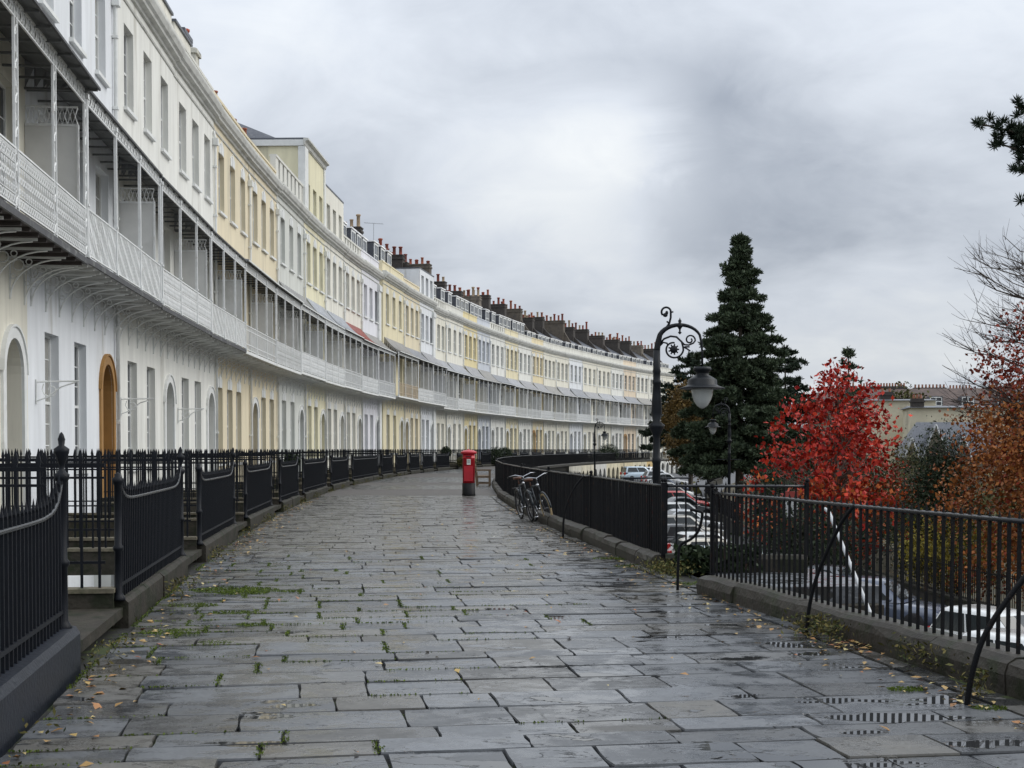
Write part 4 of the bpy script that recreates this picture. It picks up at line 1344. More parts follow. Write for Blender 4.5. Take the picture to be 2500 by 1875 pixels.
# painted vault fronts under the far end of the terrace
vc = [(.60, .57, .48), (.63, .58, .45), (.58, .57, .53), (.62, .56, .40), (.60, .52, .34), (.64, .58, .42), (.66, .48, .22), (.66, .66, .62), (.64, .64, .60), (.60, .46, .26), (.62, .60, .54), (.6, .55, .4)]
vl = ['pale stone', 'light cream', 'pale grey', 'cream', 'buff', 'pale cream', 'orange yellow', 'white', 'off white', 'yellow ochre', 'grey white', 'sandy cream']
for k in range(12):
    a = 66 + 8.5 * k; fm, L = chord(a, a + 8.5, 10.95, zr(a + 4))
    root = link('vault_front', None, M=fm); tag(root, '%s painted vault front with arched openings under the far terrace' % vl[k], 'vault', 'vault fronts under the terrace')
    mb = MB(); H_ = -zr(a + 4) - .06; nA = 3
    for j in range(nA):
        x0_, x1_ = L * j / nA, L * (j + 1) / nA; xc = (x0_ + x1_) / 2; r0 = .8
        prf = [(xc - r0 * math.cos(pi * q / 8), .75 + r0 * math.sin(pi * q / 8)) for q in range(9)]
        mb.quad((x0_, 0, 0), (xc - r0, 0, 0), (xc - r0, 0, H_), (x0_, 0, H_)); mb.quad((xc + r0, 0, 0), (x1_, 0, 0), (x1_, 0, H_), (xc + r0, 0, H_))
        for q in range(8):
            (xa, za), (xb, zb_) = prf[q], prf[q + 1]
            mb.quad((xa, 0, za), (xb, 0, zb_), (xb, 0, H_), (xa, 0, H_)); mb.quad((xa, 0, za), (xb, 0, zb_), (xb, .24, zb_), (xa, .24, za))
        mb.quad((xc - r0, 0, 0), (xc - r0, .24, 0), (xc - r0, .24, .75), (xc - r0, 0, .75)); mb.quad((xc + r0, 0, 0), (xc + r0, .24, 0), (xc + r0, .24, .75), (xc + r0, 0, .75))
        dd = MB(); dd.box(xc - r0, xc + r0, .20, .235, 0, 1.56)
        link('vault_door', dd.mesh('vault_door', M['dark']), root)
    link('wall', mb.mesh('wall', M['vault']), root, color=vc[k])

# stays that prop the railings
def stay(name, pts, r, label, cat='railing stay'):
    mb = MB(); mb.smooth = True
    V = [Vector(p) for p in pts]; sm = []
    for i in range(len(V) - 1):
        p0, p1, p2, p3 = V[max(i - 1, 0)], V[i], V[i + 1], V[min(i + 2, len(V) - 1)]
        for q in range(5):
            t_ = q / 5
            sm.append(.5 * ((2 * p1) + (p2 - p0) * t_ + (2 * p0 - 5 * p1 + 4 * p2 - p3) * t_ ** 2 + (3 * p1 - p0 - 3 * p2 + p3) * t_ ** 3))
    sm.append(V[-1])
    mb.tube(sm, r, 7)
    return tag(link(name, mb.mesh(name, M['iron'])), label, cat, 'iron stays propping the edge railing')
stay('railing_stay', [(2.84, 8.35, -.02), (2.87, 8.33, .22), (2.95, 8.3, .48), (3.15, 8.25, .8), (3.42, 8.2, 1.12)], .0185, 'curved iron stay rising from the flags at the right edge of the photo')
stay('railing_stay', [(2.54, 11.55, -.02), (2.56, 11.52, .25), (2.62, 11.45, .55), (2.76, 11.3, .95), (2.86, 11.2, 1.13)], .0165, 'curved iron stay with its foot in the weeds below the red tree')
stay('railing_stay', [(1.88, 15.2, -.02), (1.89, 15.2, .40), (1.92, 15.2, .52), (2.02, 15.15, .58), (2.10, 15.1, .68), (2.14, 15.08, .86), (2.10, 15.06, .90), (2.0, 15.06, .92)], .017, 'low bent iron stay at the opening to the steps, beside the near railing end')
stay('railing_stay', [(.18, 42.5, -.02), (.2, 42.5, .5), (.3, 42.5, .9), (.42, 42.5, 1.12)], .03, 'dark curved stay at the start of the bulging railing near the pillar box')
stay('railing_stay', [(.92, 24.2, -.02), (.95, 24.2, .45), (1.1, 24.2, .85), (1.3, 24.2, 1.12)], .02, 'thin iron stay in front of the railing just right of the bicycles')

# ------------------------------------------------------------------ pillar box
def pillar_box():
    root = link('pillar_box', None, loc=(-1.49, 46.2, 0)); tag(root, 'red cast iron pillar box with black base standing on the pavement', 'post box')
    mb = MB(); mb.smooth = True
    mb.lathe([(.235, 0), (.235, .04), (.225, .06), (.222, .43)], 20)
    link('base', mb.mesh('base', M['black']), root)
    mb = MB(); mb.smooth = True
    mb.lathe([(.212, .431), (.212, 1.27), (.225, 1.28), (.225, 1.30), (.212, 1.31), (.212, 1.42)], 24)
    b_ = link('body', mb.mesh('body', M['red']), root)
    mb = MB(); mb.smooth = True
    mb.lathe([(.235, 1.42), (.265, 1.44), (.275, 1.47), (.275, 1.50), (.25, 1.515), (.17, 1.555), (.05, 1.57), (.035, 1.575), (.035, 1.59), (.003, 1.60)], 24)
    link('cap', mb.mesh('cap', M['red']), root)
    mb = MB(); mb.box(-.10, .10, -.228, -.20, 1.335, 1.365)
    link('slot', mb.mesh('slot', M['dark']), root)
    mb = MB(); mb.box(-.11, .11, -.236, -.19, 1.368, 1.385); mb.box(-.11, .11, -.236, -.19, 1.318, 1.333)
    link('slot_hood', mb.mesh('slot_hood', M['red']), root)
    mb = MB(); mb.box(-.055, .075, -.226, -.19, 1.06, 1.25); mb.cur = 1
    for z in (1.21, 1.18, 1.15, 1.12): mb.box(-.04, .06, -.2275, -.2262, z, z + .012)
    link('notice_plate', mb.mesh('notice_plate', [M['notice'], M['plastic']]), root)
    mb = MB(); mb.box(-.15, .15, -.214, -.15, .50, 1.02); mb.box(.10, .125, -.222, -.18, .74, .80)
    link('door', mb.mesh('door', M['red']), root)
pillar_box()

# ------------------------------------------------------------------ bench (seen end on, facing the view)
def bench():
    root = link('park_bench', None, loc=(-1.52, 57.6, 0), rot=(0, 0, 0)); tag(root, 'weathered wooden bench seen end on behind the pillar box', 'bench')
    Lb = 1.7
    for y in (0, Lb):
        for x, h_ in ((.02, .95), (.55, .66)):
            mb = MB(); ln = -.12 if x < .1 else 0
            mb.prism([(x - .035, 0), (x + .035, 0), (x + .035 + ln * h_, h_), (x - .035 + ln * h_, h_)], y - .03, y + .03, 'y')
            link('leg', mb.mesh('leg', M['wood']), root)
        mb = MB(); mb.box(-.08, .62, y - .04, y + .04, .661, .70); link('armrest', mb.mesh('armrest', M['wood']), root)
        mb = MB(); mb.box(.05, .52, y - .025, y + .025, .10, .15); mb.box(.05, .52, y - .028, y + .028, .36, .42); link('side_rail', mb.mesh('side_rail', M['wood']), root)
    for k in range(5):
        mb = MB(); mb.box(.06 + .10 * k, .145 + .10 * k, -.03, Lb + .03, .421, .445); link('slat', mb.mesh('slat', M['wood']), root)
    for k in range(3):
        z = .58 + .13 * k; x = .02 - .12 * z
        mb = MB(); mb.box(x - .015, x + .015, -.03, Lb + .03, z, z + .09); link('back_slat', mb.mesh('back_slat', M['wood']), root)
bench()

# ------------------------------------------------------------------ bicycles
def bicycle(loc, rotz, lean, label, cream, name='bicycle'):
    root = link(name, None, loc=loc); root.rotation_euler = (lean, 0, rotz); tag(root, label, 'bicycle', 'bicycles leaning on the edge railing')
    Rw = .335; wb = 1.06
    def wheel(x, tm):
        mb = MB(); mb.smooth = True
        mb.tube([((Rw - .018) * math.cos(2 * pi * k / 28), 0, (Rw - .018) * math.sin(2 * pi * k / 28)) for k in range(29)], .021, 7, cap=False)
        w = link('wheel', mb.mesh('wheel', tm), root, (x, 0, Rw))
        mb = MB(); mb.smooth = True
        mb.tube([((Rw - .045) * math.cos(2 * pi * k / 28), 0, (Rw - .045) * math.sin(2 * pi * k / 28)) for k in range(29)], .011, 6, cap=False)
        link('rim', mb.mesh('rim', M['spoke']), w)
        mb = MB()
        for k in range(16):
            a = 2 * pi * k / 16; mb.tube([(.02 * math.cos(a + 1), (.03 if k % 2 else -.03), .02 * math.sin(a + 1)), ((Rw - .05) * math.cos(a), 0, (Rw - .05) * math.sin(a))], .0022, 3)
        mb.tube([(0, -.05, 0), (0, .05, 0)], .022, 8)
        link('spokes', mb.mesh('spokes', M['spoke']), w)
        mb = MB(); mb.smooth = True
        a0, a1 = (.1, 2.1) if x > .5 else (.6, 3.2)
        pts = [((Rw + .02) * math.cos(a0 + (a1 - a0) * k / 12), 0, (Rw + .02) * math.sin(a0 + (a1 - a0) * k / 12)) for k in range(13)]
        mb.tube(pts, .024, 5)
        link('mudguard', mb.mesh('mudguard', M['bikeframe']), w)
    wheel(0, M['rubber']); wheel(wb, cream)
    mb = MB(); mb.smooth = True
    bb = (.44, 0, .30); st = (.30, 0, .80); hd = (.86, 0, .84); hl_ = (.90, 0, .66)
    for p, q in ((bb, st), (st, hd), (bb, hl_), ((0, 0, Rw), bb), ((0, 0, Rw), (.33, 0, .72)), (hd, hl_)):
        mb.tube([p, q], .017, 7)
    link('frame', mb.mesh('frame', M['bikeframe']), root)
    mb = MB(); mb.smooth = True
    for y in (-.05, .05): mb.tube([(.905, y * .6, .66), (.95, y, .55), (wb, y, Rw)], .012, 6)
    mb.tube([(.90, 0, .66), (.84, 0, .95)], .014, 6)
    link('fork', mb.mesh('fork', M['bikeframe']), root)
    mb = MB(); mb.smooth = True
    mb.tube([(.66, -.30, 1.02), (.76, -.29, 1.04), (.88, -.18, 1.06), (.86, 0, 1.0), (.88, .18, 1.06), (.76, .29, 1.04), (.66, .30, 1.02)], .012, 7)
    mb.tube([(.84, 0, .93), (.86, 0, 1.0)], .014, 6)
    h_ = link('handlebar', mb.mesh('handlebar', M['chrome']), root)
    mb = MB(); mb.smooth = True
    for y in (-.30, .30): mb.tube([(.64, y, 1.015), (.76, y * .98, 1.04)], .018, 7)
    link('grips', mb.mesh('grips', M['plastic']), h_)
    mb = MB(); mb.smooth = True
    mb.prism([(.16, -.09), (.30, -.08), (.44, -.02), (.44, .02), (.30, .08), (.16, .09)], .93, .98, 'z')
    mb.tube([(.30, 0, .80), (.28, 0, .93)], .013, 6)
    link('saddle', mb.mesh('saddle', M['leather']), root)
    mb = MB()
    for y in (-.06, -.02, .02, .06): mb.tube([(-.22, y, .72), (.22, y, .73)], .006, 5)
    for y in (-.06, .06): mb.tube([(-.1, y, .72), (0, y * 1.1, Rw)], .006, 5)
    link('rack', mb.mesh('rack', M['plastic']), root)
    mb = MB(); mb.smooth = True
    mb.tube([(.44, -.05, .30), (.44, .05, .30)], .02, 8)
    mb.tube([(.44 + .09 * math.cos(2 * pi * k / 16), -.05, .30 + .09 * math.sin(2 * pi * k / 16)) for k in range(17)], .007, 5, cap=False)
    mb.tube([(.44, -.06, .30), (.52, -.07, .16)], .009, 5); mb.box(.47, .57, -.15, -.07, .14, .165)
    mb.tube([(.44, .06, .30), (.36, .07, .44)], .009, 5); mb.box(.31, .41, .07, .15, .43, .455)
    link('crankset', mb.mesh('crankset', M['chrome']), root)
    mb = MB(); mb.smooth = True; mb.tube([(.92, -.04, .86), (.97, -.04, .86)], .035, 8)
    link('front_lamp', mb.mesh('front_lamp', M['chrome']), root)
bicycle((.52, 29.75, 0), math.radians(-74), math.radians(14), 'dark bicycle with a cream front tyre and brown saddle leaning on the edge railing', M['creamtyre'])
bicycle((.22, 30.6, 0), math.radians(-78), math.radians(9), 'dark bicycle with black tyres parked just behind the one with the cream tyre', M['rubber'])

# ------------------------------------------------------------------ street lamps
def street_lamp():
    root = link('street_lamp', None)
    mb = MB(); mb.smooth = True
    mb.lathe([(.20, 0), (.20, .5), (.16, .58), (.13, .7), (.12, 1.6), (.09, 1.75), (.065, 1.9), (.055, 5.2), (.062, 5.22), (.062, 5.27), (.05, 5.29), (.048, 5.55), (.056, 5.60), (.105, 5.70), (.105, 5.73), (.05, 5.78), (.075, 5.90), (.062, 6.12),
              (.05, 6.28), (.06, 6.30), (.06, 6.33), (.05, 6.35), (.05, 6.44), (.058, 6.46), (.05, 6.50), (.048, 6.75)], 14)
    link('column', mb.mesh('column', M['lampiron']), root)
    def spiral(c, r0, r1, a0, a1, n=22):
        return [(c[0] + (r0 + (r1 - r0) * k / n) * math.cos(a0 + (a1 - a0) * k / n), 0, c[1] + (r0 + (r1 - r0) * k / n) * math.sin(a0 + (a1 - a0) * k / n)) for k in range(n + 1)]
    mb = MB(); mb.smooth = True
    # great arch
    pts = [(0, 0, 6.7), (.005, 0, 6.78), (.02, 0, 6.87)] + [(.315 - .295 * math.cos(a), 0, 6.88 + .22 * math.sin(a) * (1 if a < pi / 2 else 1)) for a in [pi * k / 16 for k in range(2, 15)]] + [(.612, 0, 6.86), (.622, 0, 6.74), (.625, 0, 6.52)]
    rd = [.045, .045, .042] + [.036 - .0014 * k for k in range(13)] + [.017, .016, .016]
    mb.tube(pts, .03, 8, radii=rd)
    link('arm', mb.mesh('arm', M['lampiron']), root)
    mb = MB(); mb.smooth = True
    # crowning curl
    pts = [(.05, 0, 6.98), (.12, 0, 7.05), (.17, 0, 7.12), (.19, 0, 7.20), (.19, 0, 7.27)] + spiral((.125, 7.275), .068, .060, .1, 3.9, 14)[1:]
    mb.tube(pts, .015, 6)
    mb.ball((.115, 0, 7.235), .035, .02, .03, 8, 5); mb.ball((.135, 0, 7.265), .022, .02, .03, 8, 5)
    mb.tube([(.17, 0, 7.12), (.135, 0, 7.15)], .012, 5); mb.tube([(.19, 0, 7.27), (.225, 0, 7.28)], .012, 5)
    # inner scrolls
    pts = [(.04, 0, 6.84), (.10, 0, 6.91), (.19, 0, 6.945), (.27, 0, 6.935), (.34, 0, 6.87), (.36, 0, 6.80)] + spiral((.232, 6.77), .135, .085, .1, -2.9 * pi / 2 - .3, 24)[1:]
    mb.tube(pts, .014, 6)
    pts = [(.33, 0, 6.88), (.38, 0, 6.83), (.44, 0, 6.825), (.50, 0, 6.85)] + spiral((.455, 6.895), .075, .02, -.5, 2 * pi * 1.15, 22)[1:]
    mb.tube(pts, .012, 6)
    mb.ball((.232, 0, 6.765), .055, .025, .055, 9, 6)
    for k in range(9):
        a = 2 * pi * k / 9; mb.tube([(.232 + .05 * math.cos(a), 0, 6.765 + .05 * math.sin(a)), (.232 + .075 * math.cos(a), 0, 6.765 + .075 * math.sin(a))], .011, 5)
    mb.tube([(.03, 0, 6.80), (.09, 0, 6.86), (.14, 0, 6.85), (.155, 0, 6.82)], .013, 5)
    mb.tube([(.36, 0, 6.80), (.42, 0, 6.77), (.46, 0, 6.74)], .012, 5); mb.tube([(.38, 0, 6.80), (.45, 0, 6.80)], .012, 5)
    # finial on the crown
    M1 = Matrix.Translation((.315, 0, 7.04))
    mb.lathe([(.004, -.07), (.028, -.045), (.012, -.03), (.014, 0), (.034, .03), (.04, .06), (.018, .09), (.026, .115), (.008, .14), (.003, .16)], 8, M=M1)
    link('scrollwork', mb.mesh('scrollwork', M['lampiron']), root)
    mb = MB(); mb.smooth = True
    zt = 6.53
    mb.lathe([(.02, zt), (.11, zt - .005), (.125, zt - .03), (.12, zt - .06), (.085, zt - .085), (.09, zt - .115), (.15, zt - .15), (.20, zt - .185), (.205, zt - .25), (.225, zt - .265), (.315, zt - .295), (.312, zt - .305), (.15, zt - .285)], 24, (.625, 0, 0))
    link('lantern_hood', mb.mesh('lantern_hood', M['lampiron']), root)
    mb = MB(); mb.smooth = True
    mb.lathe([(.148, zt - .285), (.15, zt - .33), (.14, zt - .40), (.115, zt - .47), (.075, zt - .535), (.03, zt - .57), (.004, zt - .575)], 20, (.625, 0, 0))
    link('lantern_bowl', mb.mesh('lantern_bowl', M['lampglass']), root)
    mb = MB(); mb.tube([(-.45, 0, 5.0), (.45, 0, 5.0)], .012, 5); link('ladder_bar', mb.mesh('ladder_bar', M['lampiron']), root)
    return root
lamp = street_lamp()
lamp.location = (1.985, 18.45, ZR)
tag(lamp, 'tall black scrolled street lamp with a glass bowl, beside the opening in the railing', 'street lamp', 'scrolled street lamps along the crescent')
l2 = copy_tree(lamp); l2.location = (8.25, 51, ZR); l2.rotation_euler = (0, 0, pi)
tag(l2, 'smaller looking scrolled street lamp standing in front of the big conifer', 'street lamp')
l3 = copy_tree(lamp); l3.location = (5.3, 86, ZR); l3.rotation_euler = (0, 0, 0)
tag(l3, 'distant scrolled street lamp against the cream house fronts', 'street lamp')

# ------------------------------------------------------------------ cars
def car_meshes(kind):
    """stations along the length (x forward), half widths and heights"""
    L, Wd, Hh = {'hatch': (3.95, .86, 1.48), 'saloon': (4.5, .89, 1.45), 'estate': (4.6, .90, 1.52), 'suv': (4.5, .93, 1.68)}[kind]
    belt = Hh * .61
    st = [(-L / 2, .42, .62, .78), (-L / 2 + .12, .28, .74, .92), (-L / 2 + .5, .24, belt - .02, .98), (-L * .2, .22, belt, 1.0), (L * .1, .22, belt - .01, 1.0), (L * .22, .22, belt - .06, .99),
          (L / 2 - .45, .24, belt - .16, .95), (L / 2 - .1, .28, .62, .84), (L / 2, .36, .50, .74)]
    body = MB(); body.smooth = True; rings = []
    for x, zb, zt, wf in st:
        w = Wd * wf
        rings.append([(x, -w * .9, zb), (x, -w, zb + (zt - zb) * .35), (x, -w, zb + (zt - zb) * .72), (x, -w * .93, zt - .03), (x, -w * .8, zt), (x, w * .8, zt), (x, w * .93, zt - .03), (x, w, zb + (zt - zb) * .72), (x, w, zb + (zt - zb) * .35), (x, w * .9, zb)])
    k = 10; vs = [p for r_i in rings for p in r_i]; fs = []
    for i in range(len(rings) - 1):
        for j in range(k):
            fs.append((i * k + j, i * k + (j + 1) % k, (i + 1) * k + (j + 1) % k, (i + 1) * k + j))
    fs.append(tuple(range(k))[::-1]); fs.append(tuple(range((len(rings) - 1) * k, len(rings) * k)))
    body.add(vs, fs)
    # greenhouse: belt outline to roof outline
    rear_rake = {'hatch': .35, 'saloon': .85, 'estate': .25, 'suv': .22}[kind]
    xr0 = -L / 2 + (.18 if kind != 'saloon' else .75); xf0 = L * .235
    xr1 = xr0 + rear_rake; xf1 = xf0 - .78
    zb, zt = belt - .04, Hh
    w0, w1 = Wd * .93, Wd * .70
    def ring(z, xr, xf, w):
        return [(xr, -w * .86, z), (xr + .10, -w, z), ((xr + xf) / 2, -w * 1.01, z), (xf - .14, -w * .98, z), (xf, -w * .80, z), (xf + .03, 0, z), (xf, w * .80, z), (xf - .14, w * .98, z), ((xr + xf) / 2, w * 1.01, z), (xr + .10, w, z), (xr, w * .86, z), (xr - .02, 0, z)]
    r0 = ring(zb, xr0, xf0, w0); r1 = ring(zt - .07, xr1 - .03, xf1 + .06, w1 * 1.05); r2 = ring(zt - .01, xr1 + .10, xf1 - .12, w1 * .88); 
    n = 12
    vs = r0 + r1 + r2; fs = []
    for a in range(2):
        for j in range(n): fs.append((a * n + j, a * n + (j + 1) % n, (a + 1) * n + (j + 1) % n, (a + 1) * n + j))
    fs.append(tuple(range(2 * n, 3 * n)))
    body.add(vs, fs)
    # mirrors
    for sy in (-1, 1): body.ball((xf0 - .35, sy * (Wd + .06), belt + .06), .10, .09, .065, 8, 5)
    bm = body.mesh('body', M['carpaint'])
    # glass panes set a little proud of the pillars
    def pane(face, inset0, inset1, nm):
        i, j = face
        a, b, c, d = Vector(r0[i]), Vector(r0[j]), Vector(r1[j]), Vector(r1[i])
        def lerp(u, v): return (a * (1 - u) + b * u) * (1 - v) + (d * (1 - u) + c * u) * v
        q = [lerp(inset0, .12), lerp(1 - inset1, .12), lerp(1 - inset1, .92), lerp(inset0, .92)]
        nrm = (q[1] - q[0]).cross(q[3] - q[0]).normalized()
        ctr = sum(q, Vector()) / 4
        if nrm.dot(ctr - Vector((0, 0, 1.0))) < 0: nrm = -nrm
        mb = MB(); f_ = [p + nrm * .012 for p in q]; g_ = [p - nrm * .01 for p in q]
        mb.add(f_ + g_, [(0, 1, 2, 3), (0, 4, 5, 1), (1, 5, 6, 2), (2, 6, 7, 3), (3, 7, 4, 0)])
        return mb
    panes = []
    for face, i0, i1 in (((1, 2), .04, .03), ((2, 3), .03, .10), ((8, 9), .03, .04), ((7, 8), .10, .03)):
        panes.append(('side_window', pane(face, i0, i1, '').mesh('side_window', M['carglass'])))
    ws = pane((4, 5), .06, 0, ''); w2 = pane((5, 6), 0, .06, ''); ws.add(w2.v, w2.f); panes.append(('windscreen', ws.mesh('windscreen', M['carglass'])))
    rs = pane((10, 11), .06, 0, ''); w2 = pane((11, 0), 0, .06, ''); rs.add(w2.v, w2.f); panes.append(('rear_window', rs.mesh('rear_window', M['carglass'])))
    wh = MB(); wh.smooth = True
    wh.lathe([(.18, -.10), (.30, -.10), (.325, -.06), (.325, .06), (.30, .10), (.18, .10)], 18, M=Matrix.Rotation(pi / 2, 4, 'X'))
    rm = MB(); rm.lathe([(.03, -.085), (.19, -.09), (.20, -.07), (.20, .07), (.19, .09), (.03, .085)], 12, M=Matrix.Rotation(pi / 2, 4, 'X'))
    tl = MB(); tl.prism([(.0, 0), (.16, .04), (.13, .30), (.02, .26)], -.11, .11, 'y')
    hd = MB(); hd.ball((0, 0, 0), .16, .15, .08, 8, 5)
    return dict(L=L, W=Wd, belt=belt, body=bm, panes=panes, wheel=wh.mesh('wheel', M['rubber']), rim=rm.mesh('rim', M['rim']), tail=tl.mesh('tail_light', M['tail']), head=hd.mesh('headlight', M['headl']))
CM = {}
def car(loc, rotz, kind, colr, label):
    if kind not in CM: CM[kind] = car_meshes(kind)
    c = CM[kind]
    root = link('parked_car', None, loc=loc, rot=(0, 0, rotz)); tag(root, label, 'car', 'cars parked nose in along the garden side of the road')
    link('body', c['body'], root, color=colr)
    for nm, me in c['panes']: link(nm, me, root)
    for x in (-c['L'] * .31, c['L'] * .31):
        for sy in (-1, 1):
            w = link('wheel', c['wheel'], root, (x, sy * (c['W'] - .10), .325)); link('rim', c['rim'], w)
    for sy in (-1, 1):
        link('tail_light', c['tail'], root, (-c['L'] / 2 + .01, sy * c['W'] * .72, c['belt'] - .28))
        link('headlight', c['head'], root, (c['L'] / 2 - .13, sy * c['W'] * .62, .60))
    return root
# positions follow the garden kerb: off about 21.5 from the house line
Wt = (.72, .73, .72); Sil = (.46, .48, .50); Blk = (.015, .016, .018); Gry = (.15, .16, .175); DkB = (.10, .12, .17); Cr = (.62, .57, .47); Rd = (.42, .02, .02); LtB = (.50, .60, .68); Gold = (.28, .27, .24)
def pcar(Y, off, kind, colr, label, turn=0):
    # heading: nose to the garden, slightly away from the camera
    s_ = (Y - CY) + off * -.0
    p = P(s_, off, zr(s_))
    ph = s_ / R
    n_ = Vector((math.cos(ph), -math.sin(ph), 0)); t_ = Vector((math.sin(ph), math.cos(ph), 0))
    a = math.radians(turn)
    d = n_ * math.cos(a) + t_ * math.sin(a)
    car(p, math.atan2(d.y, d.x), kind, colr, label)
pcar(26.0, 20.6, 'hatch', Wt, 'white car at the right edge, nearest of all behind the edge railing', -62)
pcar(30.6, 21.9, 'hatch', Wt, 'white hatchback nose towards us behind the right hand stay', -68)
pcar(39.0, 21.5, 'estate', DkB, 'dark blue car below the red tree with a long side window', -38)
pcar(44.5, 21.7, 'saloon', Gry, 'dark grey saloon parked behind the dark blue car', -38)
pcar(53.5, 20.6, 'estate', LtB, 'pale blue estate car seen through the middle of the near railing', 12)
pcar(59.0, 20.2, 'hatch', Cr, 'cream hatchback at the opening to the steps', 14)
pcar(63.0, 20.6, 'hatch', Wt, 'white hatchback next beyond the cream one', 16)
pcar(68.0, 20.2, 'hatch', Blk, 'black hatchback with bright red tail lamps', 18)
pcar(74.0, 20.4, 'estate', Gold, 'bronze grey estate car beyond the black hatchback', 18)
pcar(80.0, 21.0, 'saloon', Sil, 'silver saloon in the middle of the row', 20)
pcar(86.5, 21.4, 'hatch', Wt, 'white hatchback in the middle of the row next to a silver saloon', 20)
pcar(93.0, 21.7, 'saloon', Gry, 'grey saloon showing a red tail lamp, farther along the row', 20)
pcar(99.5, 21.6, 'estate', Rd, 'red car in the farther half of the row', 20)
pcar(106.0, 21.4, 'estate', Blk, 'black estate car just in front of a far white hatchback', 20)
pcar(114.0, 20.9, 'hatch', Wt, 'far white hatchback with a red tail lamp beside the lamp post', 22)
pcar(124.0, 20.0, 'saloon', DkB, 'far dark blue saloon near the lamp post', 22)
pcar(134.0, 19.6, 'saloon', Sil, 'far silver saloon under the conifer edge', 24)
pcar(146.0, 18.0, 'hatch', Sil, 'most distant silver hatchback of the row', 24)
pcar(157.0, 14.4, 'suv', LtB, 'distant pale blue van like car by the vault fronts', 30)
pcar(166.0, 14.6, 'hatch', Wt, 'most distant white car below the far houses', 60)

# striped board on the garden side
sg = link('notice_board', None, loc=(10.9, 52.5, ZR)); tag(sg, 'white notice board with red bands seen through the near railing', 'sign')
mb = MB(); mb.box(-.05, .05, -.05, .05, 0, 3.6); link('post', mb.mesh('post', M['iron']), sg)
mb = MB(); mb.box(-.28, .28, -.09, -.055, 2.45, 3.75); link('board', mb.mesh('board', M['whitepipe']), sg)
for z0_, z1_ in ((3.5, 3.75), (2.45, 2.72)):
    mb = MB(); mb.box(-.28, .28, -.098, -.091, z0_, z1_); link('red_band', mb.mesh('red_band', M['dullred']), sg)

# ------------------------------------------------------------------ garden wall and its railing
for k in range(11):
    a = -44 + 12 * k; fm, L = chord(a, a + 12, 25.0 if a < 10 else 24.0, zr(a + 6))
    root = link('garden_wall', None, M=fm); tag(root, 'low dark stone garden wall with iron railing across the road, %s length from the right edge' % ORD[k], 'wall', 'garden walls across the road')
    mb = MB(); mb.box(0, L, -.18, .18, -.1, .55); link('wall', mb.mesh('wall', M['stonedark']), root)
    for j in range(8):
        q = MB(); q.box(L * j / 8 + .008, L * (j + 1) / 8 - .008, -.23, .23, .551, .66 + hr.uniform(-.01, .01)); link('coping_stone', q.mesh('coping_stone', M['stone']), root)
    mb = MB(); mb.box(0, L, -.015, .015, 1.60, 1.63)
    link('top_rail', mb.mesh('top_rail', M['iron']), root)
    mb = MB()
    for j in range(int(L / .14)): mb.box(.07 + j * .14, .09 + j * .14, -.01, .01, .655, 1.75)
    o_ = link('bars', mb.mesh('bars', M['iron']), root); o_['kind'] = 'stuff'

# ------------------------------------------------------------------ trees and shrubs
def limb_mesh(branches, mat, n=6):
    mb = MB(); mb.smooth = True
    for pts, r0, r1 in branches:
        k = len(pts)
        mb.tube(pts, r0, n, radii=[r0 + (r1 - r0) * i / (k - 1) for i in range(k)])
    return mb.mesh('trunk', mat)
def wander(a, b, n, amp, r_):
    a, b = Vector(a), Vector(b); L = (b - a).length
    out_ = []
    for i in range(n + 1):
        t_ = i / n; p = a.lerp(b, t_)
        if 0 < i < n: p += Vector((r_.gauss(0, 1), r_.gauss(0, 1), r_.gauss(0, .7))) * amp * L
        out_.append(p)
    return out_
def crown(name, root, centres, spread, count, l, w, mat, droop=None, flat=1.0):
    C_ = np.array(centres); m_ = len(C_)
    idx = rng.integers(0, m_, count)
    p = C_[idx] + rng.normal(size=(count, 3)) * np.array([spread, spread, spread * flat])
    a, b, f_ = leaf_axes(count, l, w, droop)
    return link(name, quads_mesh(name, p, a, b, mat, f_), root)

def broadleaf(name, label, cat, loc, H, cz, rx, rz, ncl, count, l, w, mat, bark, shape='round', spread=.35, group=None, seed=1, trunk_r=.14, mat2=None):
    r_ = random.Random(seed); root = link(name, None, loc=loc); tag(root, label, cat, group)
    cs = []; br = [([Vector((0, 0, 0)), Vector((.05, .03, H * .35)), Vector((-.05, .04, H * .7)), Vector((0, 0, H * .97))], trunk_r, .02)]
    for k in range(ncl):
        while True:
            x, y, z = (r_.uniform(-1, 1) for _ in range(3))
            d = x * x + y * y + z * z
            if .12 < d < 1: break
        if shape == 'cone':
            t_ = (z + 1) / 2; f_ = (1 - t_) ** .75 * .95 + .06
            if t_ < .12: f_ *= .8
            q = math.hypot(x, y) + 1e-6; rad = f_ * math.sqrt(r_.random()) * (.55 + .45 * r_.random())
            x, y = x / q * rad, y / q * rad
        c = Vector((x * rx, y * rx, cz + z * rz)); cs.append(c)
        if k % 2 == 0:
            s_ = Vector((0, 0, max(H * .12, c.z - abs(math.hypot(c.x, c.y)) * .75 - .2)))
            br.append((wander(s_, c, 4, .05, r_), trunk_r * .28, .008))
    link('trunk', limb_mesh(br, bark), root)
    crown('crown', root, cs, spread, count, l, w, mat, .2)
    if mat2: crown('crown', root, [c for c in cs if c.z < cz - rz * .25], spread, count // 3, l, w, mat2, .2)
    return root

# scarlet sweetgum across the road
broadleaf('sweetgum_tree', 'scarlet leaved cone shaped tree with a pale trunk across the road', 'tree', (14.75, 61, ZR), 9.5, 5.0, 6.6, 4.4, 250, 5600, .24, .17, M['redleaf'], M['palebark'], 'cone', .26, seed=4, trunk_r=.18, mat2=M['orangeleaf'])
